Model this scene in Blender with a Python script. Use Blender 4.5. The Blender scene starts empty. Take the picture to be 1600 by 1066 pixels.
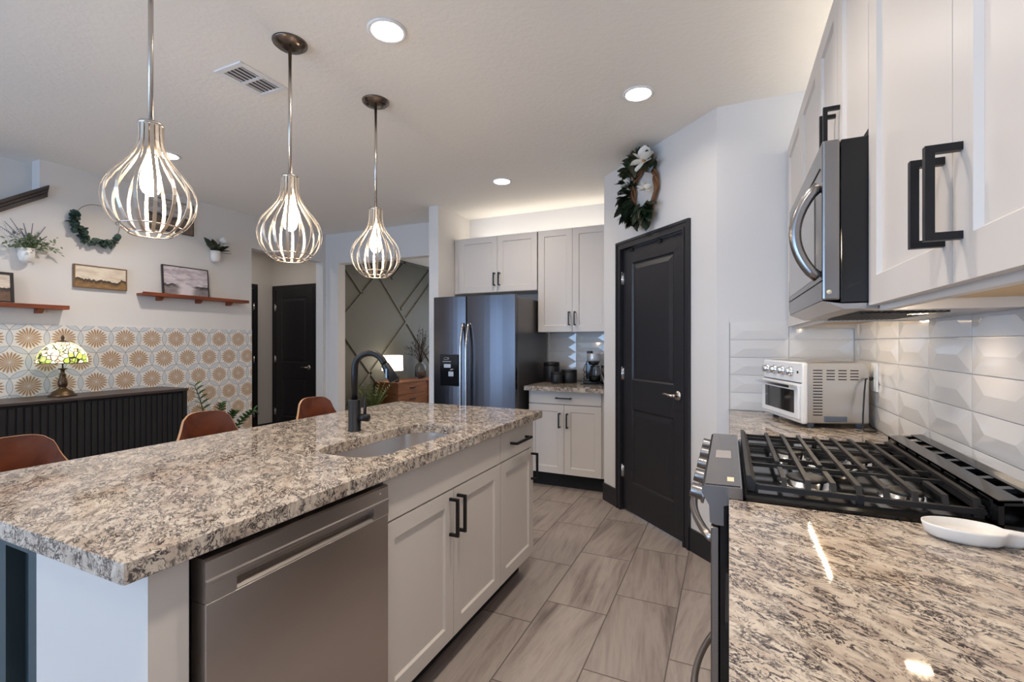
import bpy, bmesh, math, random
from math import sin, cos, pi, radians as R
from mathutils import Vector, Matrix

random.seed(7)
SC = bpy.context.scene
COL = SC.collection

# ------------------------------------------------------------------ camera, world, light, exposure
CAMZ = 1.305
cd = bpy.data.cameras.new('camera'); cam = bpy.data.objects.new('camera', cd); COL.objects.link(cam)
cam.location = (0, 0, CAMZ); cam.rotation_euler = (R(90), 0, R(24.7))
cd.sensor_width = 36; cd.lens = 36*737/1600; cd.shift_y = 2/1600; cd.clip_start = .02
SC.camera = cam
vs = SC.view_settings
vs.view_transform = 'Standard'; vs.look = 'None'; vs.gamma = 1; vs.use_curve_mapping = False
vs.exposure = 0.49
W = bpy.data.worlds.new('World'); SC.world = W; W.use_nodes = True
wb = W.node_tree.nodes['Background']; wb.inputs[0].default_value = (.62, .78, 1, 1); wb.inputs[1].default_value = 1.2

def area(name, loc, rot, sx, sy, power, col, spread=180, shape='RECTANGLE'):
    l = bpy.data.lights.new(name, 'AREA'); l.shape = shape; l.size = sx; l.size_y = sy
    l.energy = power; l.color = col; l.spread = R(spread)
    o = bpy.data.objects.new(name, l); COL.objects.link(o); o.location = loc; o.rotation_euler = rot
    return o
def point(name, loc, power, col, r=.03):
    l = bpy.data.lights.new(name, 'POINT'); l.energy = power; l.color = col; l.shadow_soft_size = r
    o = bpy.data.objects.new(name, l); COL.objects.link(o); o.location = loc
    return o
DAY = (.40, .64, 1.0)
WARM = (1.0, .80, .62)
CZ = 2.68
# daylight through the patio doors and the window of the living room behind the camera
area('daylight_patio_door', (-2.6, -3.96, 1.15), (R(90), 0, 0), 2.3, 2.0, 84, DAY)
area('daylight_side_door', (-4.72, -2.6, 1.16), (R(90), 0, R(-90)), .72, 2.1, 42, DAY)
area('daylight_fill_back_room', (-4.0, 8.3, 1.5), (R(-90), 0, 0), 1.2, 1.4, 10, (.6, .78, 1))  # added cool fill for the accent wall; the far wall has no window
# recessed lamps: (x, y, watts) – four in view, the rest unseen and added for brightness
LAMPS = [(-1.37, 1.66), (-.455, 2.66), (-3.75, 2.09), (-1.76, 3.62)]
LAMPS_ADDED = [(-.40, 1.45), (-.40, .15), (-2.9, -.6), (-.6, -1.7), (-3.9, .3), (-2.9, -2.4)]
for i, (x, y) in enumerate(LAMPS + LAMPS_ADDED):
    area('recessed_lamp', (x, y, CZ-.025), (0, 0, 0), .14, .14, {1: 2.0, 2: 9, 4: 6.5, 5: 6, 8: 9, 9: 8}.get(i, 4.6), (1, .89, .78), 125 if i in (4, 5) else 150, 'DISK')
area('back_room_fill', (-3.4, 6.4, CZ-.03), (0, 0, 0), .14, .14, 18, (1, .82, .62), 170, 'DISK')  # added ceiling fill to brighten the back room, no fixture modelled
area('hall_fill', (-5.45, 4.0, CZ-.03), (0, 0, 0), .14, .14, 3, (1, .90, .8), 170, 'DISK')  # unseen ceiling fill that brightens the hall, no fixture modelled

# ------------------------------------------------------------------ node shorthand
def srgb(r, g, b):
    f = lambda c: (c/255/12.92) if c/255 <= .04045 else ((c/255+.055)/1.055)**2.4
    return (f(r), f(g), f(b), 1)
class NT:
    def __init__(s, name):
        s.m = bpy.data.materials.new(name); s.m.use_nodes = True
        s.t = s.m.node_tree; s.n = s.t.nodes; s.l = s.t.links
        s.b = s.n['Principled BSDF']
        tc = s.n.new('ShaderNodeTexCoord'); s.obj = tc.outputs['Object']
        s.geo = s.n.new('ShaderNodeNewGeometry').outputs['Position']
    def put(s, inp, v):
        if isinstance(v, V): v = v.s
        if hasattr(v, 'is_output'): s.l.new(v, inp)
        else: inp.default_value = v
    def M(s, op, *a):
        n = s.n.new('ShaderNodeMath'); n.operation = op
        for i, v in enumerate(a): s.put(n.inputs[i], v)
        return V(s, n.outputs[0])
    def sep(s, v):
        n = s.n.new('ShaderNodeSeparateXYZ'); s.put(n.inputs[0], v)
        return [V(s, n.outputs[i]) for i in range(3)]
    def com(s, x, y, z=0):
        n = s.n.new('ShaderNodeCombineXYZ')
        for i, v in enumerate((x, y, z)): s.put(n.inputs[i], v)
        return n.outputs[0]
    def map(s, v, loc=(0,0,0), rot=(0,0,0), sc=(1,1,1)):
        n = s.n.new('ShaderNodeMapping'); s.put(n.inputs[0], v)
        n.inputs[1].default_value = loc; n.inputs[2].default_value = rot; n.inputs[3].default_value = sc
        return n.outputs[0]
    def noise(s, v, scale, detail=3, rough=.5, dist=0, col=False):
        n = s.n.new('ShaderNodeTexNoise'); s.put(n.inputs['Vector'], v)
        n.inputs['Scale'].default_value = scale; n.inputs['Detail'].default_value = detail
        n.inputs['Roughness'].default_value = rough; n.inputs['Distortion'].default_value = dist
        return n.outputs['Color'] if col else V(s, n.outputs[0])
    def white(s, v):
        n = s.n.new('ShaderNodeTexWhiteNoise'); n.noise_dimensions = '3D'; s.put(n.inputs['Vector'], v)
        return V(s, n.outputs['Value'])
    def vmix(s, op, a, b):
        n = s.n.new('ShaderNodeVectorMath'); n.operation = op
        s.put(n.inputs[0], a); s.put(n.inputs[1], b)
        return n.outputs[0]
    def vscale(s, a, k):
        n = s.n.new('ShaderNodeVectorMath'); n.operation = 'SCALE'
        s.put(n.inputs[0], a); n.inputs['Scale'].default_value = k
        return n.outputs[0]
    def step(s, v, a, b):     # smoothstep a..b -> 0..1
        n = s.n.new('ShaderNodeMapRange'); n.interpolation_type = 'SMOOTHSTEP'
        s.put(n.inputs[0], v); s.put(n.inputs[1], a); s.put(n.inputs[2], b)
        return V(s, n.outputs[0])
    def mix(s, f, a, b, mode='MIX'):
        n = s.n.new('ShaderNodeMix'); n.data_type = 'RGBA'; n.blend_type = mode
        s.put(n.inputs[0], f); s.put(n.inputs[6], a); s.put(n.inputs[7], b)
        return n.outputs[2]
    def ramp(s, f, *stops):
        n = s.n.new('ShaderNodeValToRGB'); s.put(n.inputs[0], f); e = n.color_ramp.elements
        while len(e) < len(stops): e.new(.5)
        for q, (p, c) in zip(e, stops): q.position = p; q.color = c
        return n.outputs[0]
    def bump(s, h, k, d=.01):
        n = s.n.new('ShaderNodeBump'); n.inputs['Strength'].default_value = k; n.inputs['Distance'].default_value = d
        s.put(n.inputs['Height'], h); s.l.new(n.outputs[0], s.b.inputs['Normal'])
    def set(s, **k):
        names = dict(col='Base Color', rough='Roughness', metal='Metallic', spec='Specular IOR Level', ecol='Emission Color',
                     estr='Emission Strength', coat='Coat Weight', trans='Transmission Weight', alpha='Alpha', ior='IOR',
                     aniso='Anisotropic', sheen='Sheen Weight', croug='Coat Roughness', sss='Subsurface Weight')
        for q, v in k.items(): s.put(s.b.inputs[names[q]], v)
        return s
class V:
    def __init__(s, t, so): s.t = t; s.s = so
    def __add__(s, o): return s.t.M('ADD', s, o)
    __radd__ = __add__
    def __sub__(s, o): return s.t.M('SUBTRACT', s, o)
    def __rsub__(s, o): return s.t.M('SUBTRACT', o, s)
    def __mul__(s, o): return s.t.M('MULTIPLY', s, o)
    __rmul__ = __mul__
    def __truediv__(s, o): return s.t.M('DIVIDE', s, o)
    def __lt__(s, o): return s.t.M('LESS_THAN', s, o)
    def __gt__(s, o): return s.t.M('GREATER_THAN', s, o)
    def floor(s): return s.t.M('FLOOR', s)
    def abs(s): return s.t.M('ABSOLUTE', s)
    def mod(s, k): return s.t.M('FLOORED_MODULO', s, k)

def plain(name, col, rough=.5, metal=0, **k):
    t = NT(name); t.set(col=col, rough=rough, metal=metal, **k); return t.m

MT = {}
def paint(name, col, rough, scale=60, bump=.05, spec=.4):
    t = NT(name); t.set(col=col, rough=rough, spec=spec)
    t.bump(t.noise(t.geo, scale, 4, .6), bump, .004); return t.m
MT['wall'] = paint('wall_paint', srgb(222, 219, 216), .62, 90, .06)
MT['ceiling'] = paint('ceiling_knockdown', srgb(242, 238, 231), .75, 34, .6)
MT['cab'] = paint('cabinet_paint', srgb(211, 203, 195), .36, 150, .01)
MT['white'] = plain('white_enamel', srgb(232, 232, 232), .3)
MT['offwhite'] = plain('white_ceramic', srgb(232, 228, 222), .35)
MT['black'] = plain('black_paint', srgb(36, 36, 41), .42)
MT['blackmetal'] = plain('matte_black_metal', srgb(24, 23, 25), .4, .3)
MT['void'] = plain('toe_kick_black', srgb(18, 17, 18), .8)
MT['gloss'] = plain('gloss_black', srgb(12, 12, 14), .08)
MT['teal'] = paint('dark_teal_paint', srgb(52, 66, 70), .5, 80, .03)
MT['iron'] = paint('cast_iron', srgb(38, 36, 36), .48, 400, .08)
MT['enamel'] = plain('black_enamel_cooktop', srgb(15, 15, 16), .12)
MT['chrome'] = plain('chrome', (.75, .75, .76, 1), .14, 1)
MT['rubber'] = plain('grey_rubber', srgb(95, 105, 118), .6)
MT['wire'] = plain('black_cord', srgb(14, 14, 15), .5)
MT['maple'] = plain('maple_veneer', srgb(214, 180, 128), .5)
MT['paper'] = plain('label_paper', srgb(225, 215, 180), .6)
MT['ledstrip'] = plain('led_strip', (1, 1, 1, 1), .4, ecol=(1, .84, .62, 1), estr=420)
MT['ledsoft'] = plain('led_strip_dim', (1, 1, 1, 1), .4, ecol=(1, .88, .70, 1), estr=110)
MT['canlight'] = plain('lamp_diffuser', (1, 1, 1, 1), .4, ecol=(1, .95, .88, 1), estr=9)
MT['bulb'] = plain('glowing_bulb', (1, 1, 1, 1), .3, ecol=(1, .80, .58, 1), estr=68)
MT['hoodlamp'] = plain('hood_lamp', (1, 1, 1, 1), .3, ecol=(1, .78, .5, 1), estr=12)

def steel(name, col, rough, axis, k=.03):
    t = NT(name); sc = {'x': (2, 300, 300), 'y': (300, 2, 300), 'z': (300, 300, 2)}[axis]
    n = t.noise(t.map(t.geo, sc=sc), 1, 2, .5)
    t.set(col=col, metal=1, rough=n*.05+(rough-.025)); return t.m
MT['steel'] = steel('brushed_steel', srgb(184, 177, 172), .30, 'y')
MT['darksteel'] = steel('brushed_grey_steel', srgb(150, 148, 148), .26, 'z')
MT['fridge'] = steel('brushed_dark_steel', srgb(98, 97, 102), .22, 'x', .02)
MT['sinksteel'] = steel('sink_steel', srgb(222, 217, 213), .30, 'z')
MT['ovensteel'] = steel('toaster_steel', srgb(200, 198, 196), .33, 'y')
MT['satin'] = plain('satin_nickel', srgb(204, 194, 182), .40, 1)
MT['nickel'] = plain('brushed_nickel', srgb(196, 188, 180), .26, 1)

t = NT('granite')                                    # cream granite with dark streaks running across it
p = t.map(t.map(t.geo, rot=(0, 0, R(38))), sc=(1, 2.0, 1.4))
wv = t.vscale(t.noise(p, 7, 3, .6, col=True), .16)
pw = t.vmix('ADD', p, wv)
v1 = 1-t.step((t.noise(pw, 26, 6, .66)-.5).abs(), .015, .042)
m1 = t.step(t.noise(p, 12, 3), .38, .50)
v2 = 1-t.step((t.noise(pw, 58, 5, .68)-.5).abs(), .010, .050)
m2 = t.step(t.noise(p, 30, 3), .46, .60)
bl = t.step(t.noise(pw, 46, 5, .7), .595, .63)
dk = t.M('MAXIMUM', t.M('MAXIMUM', v1*m1, v2*m2*.85), bl*.85)
base = t.ramp(t.noise(pw, 13, 4, .6), (.28, srgb(162, 146, 133)), (.45, srgb(186, 171, 155)), (.58, srgb(203, 191, 176)), (.74, srgb(168, 153, 140)))
base = t.mix(t.step(t.noise(p, 90, 3), .52, .75)*.5, base, srgb(166, 148, 134))
t.set(col=t.mix(dk*.95, base, t.mix(t.noise(p, 50, 2), srgb(22, 18, 24), srgb(58, 50, 54))), rough=.05, spec=.5)
MT['granite'] = t.m

t = NT('wood_look_tile')                             # 30 x 61 cm porcelain planks, third-offset bond, running away from the camera
x, y, z = t.sep(t.geo)
xs = (x+.836)/.305; cx = xs.floor(); ys = (y-2.237-cx*.2033)/.61; cy = ys.floor()
fx = (xs-cx)*.305; fy = (ys-cy)*.61
ed = t.M('MINIMUM', t.M('MINIMUM', fx, .305-fx), t.M('MINIMUM', fy, .61-fy))
gr = 1-t.step(ed, .0020, .0038)
h = t.white(t.com(cx, cy, 1)); h2 = t.white(t.com(cx, cy, 7))
pc = t.com(x+y*((h-.5)*.35)+h*17, y+h2*23, h*9)
s1 = t.noise(t.map(pc, sc=(13, 1.5, 1)), 1, 5, .62, .6)
s2 = t.noise(t.map(pc, sc=(46, 3.2, 1)), 1, 4, .6, .3)
c = t.ramp(s1*.72+s2*.28, (.34, srgb(114, 102, 97)), (.45, srgb(153, 140, 132)), (.56, srgb(172, 160, 151)), (.72, srgb(142, 132, 127)))
c = t.mix(h2*.28, c, srgb(140, 128, 122))
t.set(col=t.mix(gr, c, srgb(104, 94, 87)), rough=.38+gr*.3, spec=.4); t.bump(1-gr, .35, .002)
MT['floor'] = t.m

t = NT('hex_flower_tile')                            # 20 cm hexagon tiles printed with flowers and blue leaf shapes
w = .2045; hs = w*math.sqrt(3)
_, y, z = t.sep(t.geo)
u = y-1.671+w*20; v = z-1.3365+hs*10
def cell(du, dv):
    a = (u+(w/2+du)).mod(w)-w/2; b = (v+(hs/2+dv)).mod(hs)-hs/2
    return a, b, a*a+b*b
a1, b1, d1 = cell(0, 0); a2, b2, d2 = cell(w/2, hs/2)
k = d1 < d2
lx = a2+(a1-a2)*k; ly = b2+(b1-b2)*k
r = t.M('SQRT', lx*lx+ly*ly); th = t.M('ARCTAN2', ly, lx)
f6 = (th+pi/6+4*pi).mod(pi/3)-pi/6
d = r*t.M('COSINE', f6); tt = r*t.M('SINE', f6); e = w/2-d
q = tt/(.2887*w)*2
hw = (1-(tt/(.2887*w))*(tt/(.2887*w)))*(.088*w)
lens = e < hw
outl = (e-hw).abs() < .0013
n = 20; fn = (th+4*pi).mod(2*pi/n)-pi/n
tn = r/.0785
pw_ = t.M('POWER', tn, 1.2)*(1-t.M('POWER', tn, 5))*.0112
petal = (fn.abs()*r < pw_)*(tn < 1)*(tn > .05)
sh = t.noise(t.geo, 55, 3)
pc = t.mix(sh, srgb(140, 108, 80), srgb(196, 162, 122))
c = t.mix(lens, srgb(226, 223, 219), srgb(202, 206, 211))
c = t.mix(outl, c, srgb(112, 116, 124))
c = t.mix(petal, c, pc)
t.set(col=c, rough=.42, spec=.4)
MT['hextile'] = t.m

t = NT('walnut_ply'); n = t.noise(t.map(t.obj, sc=(40, 3, 8)), 1, 4, .6, .4)
t.set(col=t.ramp(n, (.3, srgb(74, 34, 18)), (.7, srgb(122, 60, 32))), rough=.3, coat=.3); MT['walnut'] = t.m
t = NT('ply_edge'); t.set(col=srgb(190, 140, 96), rough=.45); MT['plyedge'] = t.m
t = NT('shelf_mahogany'); n = t.noise(t.map(t.geo, sc=(30, 3, 30)), 1, 4, .6)
t.set(col=t.ramp(n, (.3, srgb(96, 44, 24)), (.7, srgb(150, 76, 44))), rough=.4); MT['mahogany'] = t.m
t = NT('acorn_wood'); n = t.noise(t.map(t.geo, sc=(20, 3, 40)), 1, 4, .6)
t.set(col=t.ramp(n, (.3, srgb(92, 56, 34)), (.7, srgb(138, 90, 56))), rough=.42); MT['acorn'] = t.m
t = NT('black_sideboard_wood'); n = t.noise(t.map(t.geo, sc=(40, 4, 4)), 1, 4, .6)
t.set(col=t.ramp(n, (.3, srgb(14, 13, 15)), (.7, srgb(26, 24, 26))), rough=.5); MT['ebony'] = t.m
MT['sidetop'] = plain('sideboard_top_dark', srgb(62, 52, 50), .38)
MT['accent'] = paint('grey_green_accent_paint', srgb(96, 96, 88), .5, 80, .04)
MT['wallcap'] = plain('dark_stained_cap', srgb(58, 48, 47), .4)
MT['tilewhite'] = plain('glossy_white_tile', srgb(226, 223, 219), .07, coat=.3)
MT['grout'] = plain('white_grout', srgb(206, 203, 199), .8)
t = NT('eucalyptus_leaf'); t.set(col=t.mix(t.noise(t.geo, 40, 2), srgb(40, 58, 50), srgb(78, 98, 86)), rough=.55); MT['euca'] = t.m
t = NT('magnolia_leaf'); t.set(col=t.mix(t.step(t.noise(t.geo, 14, 2), .55, .75), srgb(34, 48, 32), srgb(84, 70, 46)), rough=.32); MT['magleaf'] = t.m
t = NT('fern_leaf'); t.set(col=t.mix(t.noise(t.geo, 30, 2), srgb(58, 84, 44), srgb(132, 150, 84)), rough=.5); MT['fern'] = t.m
t = NT('zz_leaf'); t.set(col=t.mix(t.noise(t.geo, 30, 2), srgb(22, 48, 22), srgb(70, 116, 50)), rough=.3); MT['zz'] = t.m
t = NT('herb_leaf'); t.set(col=t.mix(t.noise(t.geo, 50, 2), srgb(70, 90, 60), srgb(150, 164, 124)), rough=.6); MT['herb'] = t.m
MT['lav'] = plain('lavender_bud', srgb(108, 104, 124), .7)
MT['petal'] = plain('magnolia_petal', srgb(240, 236, 228), .55, sss=.1)
MT['petalheart'] = plain('flower_heart', srgb(196, 142, 78), .6)
t = NT('grapevine'); t.set(col=t.mix(t.noise(t.geo, 60, 3), srgb(74, 48, 30), srgb(146, 102, 66)), rough=.7); MT['twig'] = t.m
MT['dried'] = plain('dried_branch', srgb(58, 42, 38), .8)
MT['bronze'] = plain('aged_bronze', srgb(88, 70, 54), .38, .8)
MT['lead'] = plain('lead_came', srgb(44, 40, 34), .6)
MT['ovenglass'] = plain('dark_oven_glass', srgb(40, 37, 35), .06)
MT['microdoor'] = plain('mirror_microwave_glass', srgb(150, 144, 140), .10, .9)
MT['fabricshade'] = plain('lit_linen_shade', srgb(250, 240, 226), .8, ecol=(1, .88, .72, 1), estr=2.6)
t = NT('smoked_glass'); t.set(col=(.75, .75, .75, 1), rough=.03, trans=1, ior=1.3); MT['glass'] = t.m
MT['silver'] = plain('silver_plastic', srgb(196, 200, 206), .3, .5)
MT['window'] = plain('window_pane', srgb(235, 240, 245), .02, trans=1)
MT['artgold'] = plain('bronze_art_frame', srgb(120, 92, 66), .45)
MT['artblack'] = plain('black_art_frame', srgb(34, 30, 31), .5)

t = NT('stained_glass')                              # leaded leaf pattern, lit from inside
vo = t.n.new('ShaderNodeTexVoronoi'); vo.feature = 'DISTANCE_TO_EDGE'; vo.inputs['Scale'].default_value = 30
t.put(vo.inputs['Vector'], t.obj)
vc = t.n.new('ShaderNodeTexVoronoi'); vc.inputs['Scale'].default_value = 30; t.put(vc.inputs['Vector'], t.obj)
_, _, oz = t.sep(t.obj)
cell_ = V(t, t.sep(vc.outputs['Color'])[0].s)
band = 1-t.step(oz, .30, .39)
c = t.mix(band*t.step(cell_, .15, .5), srgb(252, 238, 190), srgb(150, 164, 70))
c = t.mix(t.step(cell_, .86, .9), c, srgb(240, 190, 150))
ln = V(t, vo.outputs['Distance']) < .07
c = t.mix(ln, c, srgb(36, 38, 22))
t.set(col=c, rough=.4, ecol=c, estr=1.35); MT['stained'] = t.m

def painting(name, top, low, land, glow, horizon, seed, river=False):
    t = NT(name); x, y, z = t.sep(t.obj)             # local x across, z up (metres), origin at the picture's bottom left
    pn = t.com(x+seed, 0, z)
    cl = t.step(t.noise(t.map(pn, sc=(6, 1, 18)), 1.4, 6, .65, .6), .36, .62)
    sky = t.mix(cl, top, low)
    ridge = t.noise(t.com(x*16+seed, seed, 0), 1, 6, .68)*.10+(horizon-.045)
    ld = t.mix(t.noise(t.map(pn, sc=(24, 1, 40)), 1, 4, .6), land, glow)
    ld = t.mix(t.step(ridge-z+t.noise(t.com(x*40, seed, z*70), 1, 3)*.03, .02, .055), land, ld)
    if river:
        rv = t.noise(t.com(z*30+seed, 0, 0), 1, 2)
        ch = 1-t.step((x-.20+(rv-.5)*.1).abs(), .03, .10)
        ld = t.mix(ch, ld, low)
    t.set(col=t.mix(z < ridge, sky, ld), rough=.6); return t.m
MT['art1'] = painting('painted_meadow', srgb(208, 190, 168), srgb(232, 220, 200), srgb(62, 52, 44), srgb(190, 146, 90), .065, 3.1)
MT['art2'] = painting('painted_river', srgb(170, 158, 166), srgb(216, 206, 210), srgb(62, 56, 60), srgb(178, 168, 168), .10, 8.3, True)
MT['art3'] = painting('painted_storm', srgb(140, 134, 132), srgb(206, 200, 196), srgb(56, 58, 66), srgb(150, 128, 104), .14, 12.7)
MT['art4'] = painting('painted_dusk', srgb(196, 180, 164), srgb(226, 212, 196), srgb(48, 44, 46), srgb(150, 112, 84), .11, 21.7)

# ------------------------------------------------------------------ mesh builder
class MB:
    def __init__(s): s.bm = bmesh.new()
    def _add(s, verts, faces, mtx=None, smooth=False):
        vs_ = [s.bm.verts.new((mtx @ Vector(v)) if mtx else v) for v in verts]
        for f in faces:
            try:
                q = s.bm.faces.new([vs_[i] for i in f]); q.smooth = smooth
            except ValueError: pass
        return vs_
    def box(s, x0, x1, y0, y1, z0, z1, b=0, mtx=None, seg=1):
        tmp = bmesh.new(); bmesh.ops.create_cube(tmp, size=1)
        for v in tmp.verts:
            v.co = Vector(((x0+x1)/2+v.co.x*(x1-x0), (y0+y1)/2+v.co.y*(y1-y0), (z0+z1)/2+v.co.z*(z1-z0)))
        if b: bmesh.ops.bevel(tmp, geom=tmp.edges[:], offset=b, segments=seg, affect='EDGES', profile=.5)
        s._merge(tmp, mtx); return s
    def _merge(s, tmp, mtx=None):
        tmp.verts.ensure_lookup_table()
        mp = {}
        for v in tmp.verts: mp[v] = s.bm.verts.new((mtx @ v.co) if mtx else v.co)
        for f in tmp.faces:
            q = s.bm.faces.new([mp[v] for v in f.verts]); q.smooth = f.smooth
        tmp.free()
    def prism(s, pts, ax, a0, a1, mtx=None, smooth=False):   # polygon (2D) extruded along axis ax
        n = len(pts)
        def P(p, a): return {'x': (a, p[0], p[1]), 'y': (p[0], a, p[1]), 'z': (p[0], p[1], a)}[ax]
        vs_ = [P(p, a0) for p in pts]+[P(p, a1) for p in pts]
        fs = [tuple(range(n)), tuple(range(2*n-1, n-1, -1))]+[(i, i+n, (i+1) % n+n, (i+1) % n) for i in range(n)]
        s._add(vs_, fs, mtx, smooth); return s
    def tube(s, path, r, seg=10, closed=False, mtx=None, flat=None, up=None):
        pts = [Vector(p) for p in path]; n = len(pts); rs = r if isinstance(r, (list, tuple)) else [r]*n
        rings = []; prev = None
        for i, p in enumerate(pts):
            a = pts[(i-1) % n] if (closed or i) else p; c = pts[(i+1) % n] if (closed or i < n-1) else p
            d = (c-a).normalized()
            if prev is None:
                ref = Vector(up) if up else (Vector((0, 0, 1)) if abs(d.z) < .9 else Vector((1, 0, 0)))
                nx = ref.cross(d).normalized()
            else:
                nx = (prev-d*prev.dot(d)).normalized()
            prev = nx; ny = d.cross(nx)
            k = flat or 1
            rings.append([p+nx*cos(2*pi*j/seg)*rs[i]*k+ny*sin(2*pi*j/seg)*rs[i] for j in range(seg)])
        vs_ = [v for q in rings for v in q]; fs = []
        for i in range(n if closed else n-1):
            for j in range(seg):
                a = i*seg+j; b = i*seg+(j+1) % seg; i2 = (i+1) % n
                fs.append((a, b, i2*seg+(j+1) % seg, i2*seg+j))
        if not closed: fs += [tuple(range(seg-1, -1, -1)), tuple((n-1)*seg+j for j in range(seg))]
        s._add(vs_, fs, mtx, True); return s
    def bar(s, path, w, h, up=(0, 0, 1), mtx=None):          # rectangular section swept along a path
        pts = [Vector(p) for p in path]; n = len(pts); rings = []
        for i, p in enumerate(pts):
            d0 = (p-pts[i-1]).normalized() if i else None; d1 = (pts[i+1]-p).normalized() if i < n-1 else None
            d = ((d0 or d1)+(d1 or d0)).normalized()
            k = 1/max(.3, d.dot(d0 or d1))
            u = Vector(up); sx = u.cross(d).normalized(); uy = d.cross(sx).normalized()
            rings.append([p+sx*w/2*a+uy*h/2*k*b if abs(uy.dot(u)) < .99 else p+sx*w/2*k*a+uy*h/2*b for a, b in ((-1, -1), (1, -1), (1, 1), (-1, 1))])
        vs_ = [v for q in rings for v in q]; fs = [(3, 2, 1, 0), tuple((n-1)*4+j for j in range(4))]
        for i in range(n-1):
            for j in range(4): fs.append((i*4+j, i*4+(j+1) % 4, i*4+4+(j+1) % 4, i*4+4+j))
        s._add(vs_, fs, mtx); return s
    def lathe(s, prof, c=(0, 0, 0), seg=24, mtx=None, sx=1, sy=1, smooth=True):
        n = len(prof); vs_ = []; fs = []
        for r, z in prof:
            for j in range(seg):
                a = 2*pi*j/seg; vs_.append((c[0]+r*cos(a)*sx, c[1]+r*sin(a)*sy, c[2]+z))
        for i in range(n-1):
            for j in range(seg):
                fs.append((i*seg+j, i*seg+(j+1) % seg, (i+1)*seg+(j+1) % seg, (i+1)*seg+j))
        if prof[0][0] > 1e-5: fs.append(tuple(range(seg-1, -1, -1)))
        if prof[-1][0] > 1e-5: fs.append(tuple((n-1)*seg+j for j in range(seg)))
        s._add(vs_, fs, mtx, smooth); bmesh.ops.remove_doubles(s.bm, verts=s.bm.verts[:], dist=1e-6); return s
    def leaf(s, L, Wd, mtx, curl=.2, seg=5, tip=1.0):
        vs_ = []; fs = []
        for i in range(seg+1):
            q = i/seg; wd = Wd/2*math.sin(pi*min(1, q*.92+.05))**.8*(1 if q < 1 else .1)
            zc = -curl*L*q*q
            for a in (-1, 0, 1): vs_.append((a*wd, q*L, zc+(abs(a)*wd*.35)))
        for i in range(seg):
            for j in range(2): fs.append((i*3+j, i*3+j+1, i*3+j+4, i*3+j+3))
        s._add(vs_, fs, mtx, True); return s
    def ball(s, c, r, sx=1, sy=1, sz=1, seg=10, mtx=None):
        tmp = bmesh.new(); bmesh.ops.create_uvsphere(tmp, u_segments=seg, v_segments=max(4, seg*2//3), radius=r)
        for v in tmp.verts: v.co = Vector((c[0]+v.co.x*sx, c[1]+v.co.y*sy, c[2]+v.co.z*sz))
        for f in tmp.faces: f.smooth = True
        s._merge(tmp, mtx); return s
    def shaker(s, x0, x1, z0, z1, y, st=.06, th=.02, rec=.009, bev=.006):   # framed door, front face at y (towards -y)
        s.box(x0, x1, y+rec+.001, y+th, z0, z1)
        a = [(x0, z0), (x1, z0), (x1, z1), (x0, z1)]
        b = [(x0+st, z0+st), (x1-st, z0+st), (x1-st, z1-st), (x0+st, z1-st)]
        c = [(p+dx*bev, q+dz*bev) for (p, q), (dx, dz) in zip(b, ((1, 1), (-1, 1), (-1, -1), (1, -1)))]
        vs_ = [(p, y+rec+.001, q) for p, q in a]+[(p, y, q) for p, q in a]+[(p, y, q) for p, q in b]+[(p, y+rec, q) for p, q in c]
        fs = [(8+4, 8+5, 8+6, 8+7)]
        for i in range(4):
            j = (i+1) % 4
            fs += [(i, j, 4+j, 4+i), (4+i, 4+j, 8+j, 8+i), (8+i, 8+j, 12+j, 12+i)]
        s._add(vs_, fs); return s
    def build(s, name, mat, parent=None, local=False, bevel=0, solid=0, sub=0, smooth=False):
        bmesh.ops.recalc_face_normals(s.bm, faces=s.bm.faces[:])
        me = bpy.data.meshes.new(name); s.bm.to_mesh(me); s.bm.free()
        o = bpy.data.objects.new(name, me); COL.objects.link(o)
        if isinstance(mat, (list, tuple)):
            for m in mat: me.materials.append(MT[m])
        elif mat: me.materials.append(MT[mat])
        if smooth:
            for f in me.polygons: f.use_smooth = True
        if parent:
            o.parent = parent
            if not local and parent.type == 'EMPTY':
                o.matrix_parent_inverse = wm(parent).inverted()
        if solid: q = o.modifiers.new('s', 'SOLIDIFY'); q.thickness = solid; q.offset = 0
        if sub: q = o.modifiers.new('u', 'SUBSURF'); q.levels = sub; q.render_levels = sub
        if bevel:
            q = o.modifiers.new('b', 'BEVEL'); q.width = bevel; q.segments = 2; q.limit_method = 'ANGLE'; q.angle_limit = R(40)
        return o
def wm(o): return Matrix.Translation(o.location) @ o.rotation_euler.to_matrix().to_4x4()
def tag(o, label, cat, group=None):
    o['label'] = label; o['category'] = cat
    if group: o['group'] = group
    return o
def thing(name, label, cat, loc=(0, 0, 0), rz=0, group=None):
    o = bpy.data.objects.new(name, None); COL.objects.link(o); o.empty_display_size = .05
    o.location = loc; o.rotation_euler = (0, 0, rz); return tag(o, label, cat, group)
def struct(o):
    o['kind'] = 'structure'; return o
def sroot(name, loc=(0, 0, 0), rz=0):
    o = bpy.data.objects.new(name, None); COL.objects.link(o); o.location = loc; o.rotation_euler = (0, 0, rz); o['kind'] = 'structure'; return o
def dup(root, loc, label=None, rz=None):
    r = root.copy(); COL.objects.link(r); r.location = loc
    if rz is not None: r.rotation_euler = (0, 0, rz)
    if label: r['label'] = label
    for ch in list(root.children):
        c = ch.copy(); COL.objects.link(c); c.parent = r; c.matrix_parent_inverse = ch.matrix_parent_inverse.copy()
        for g in list(ch.children):
            d = g.copy(); COL.objects.link(d); d.parent = c; d.matrix_parent_inverse = g.matrix_parent_inverse.copy()
    return r
def box(name, mat, *a, parent=None, b=0, local=False):
    return MB().box(*a, b=b).build(name, mat, parent, local)
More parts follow.
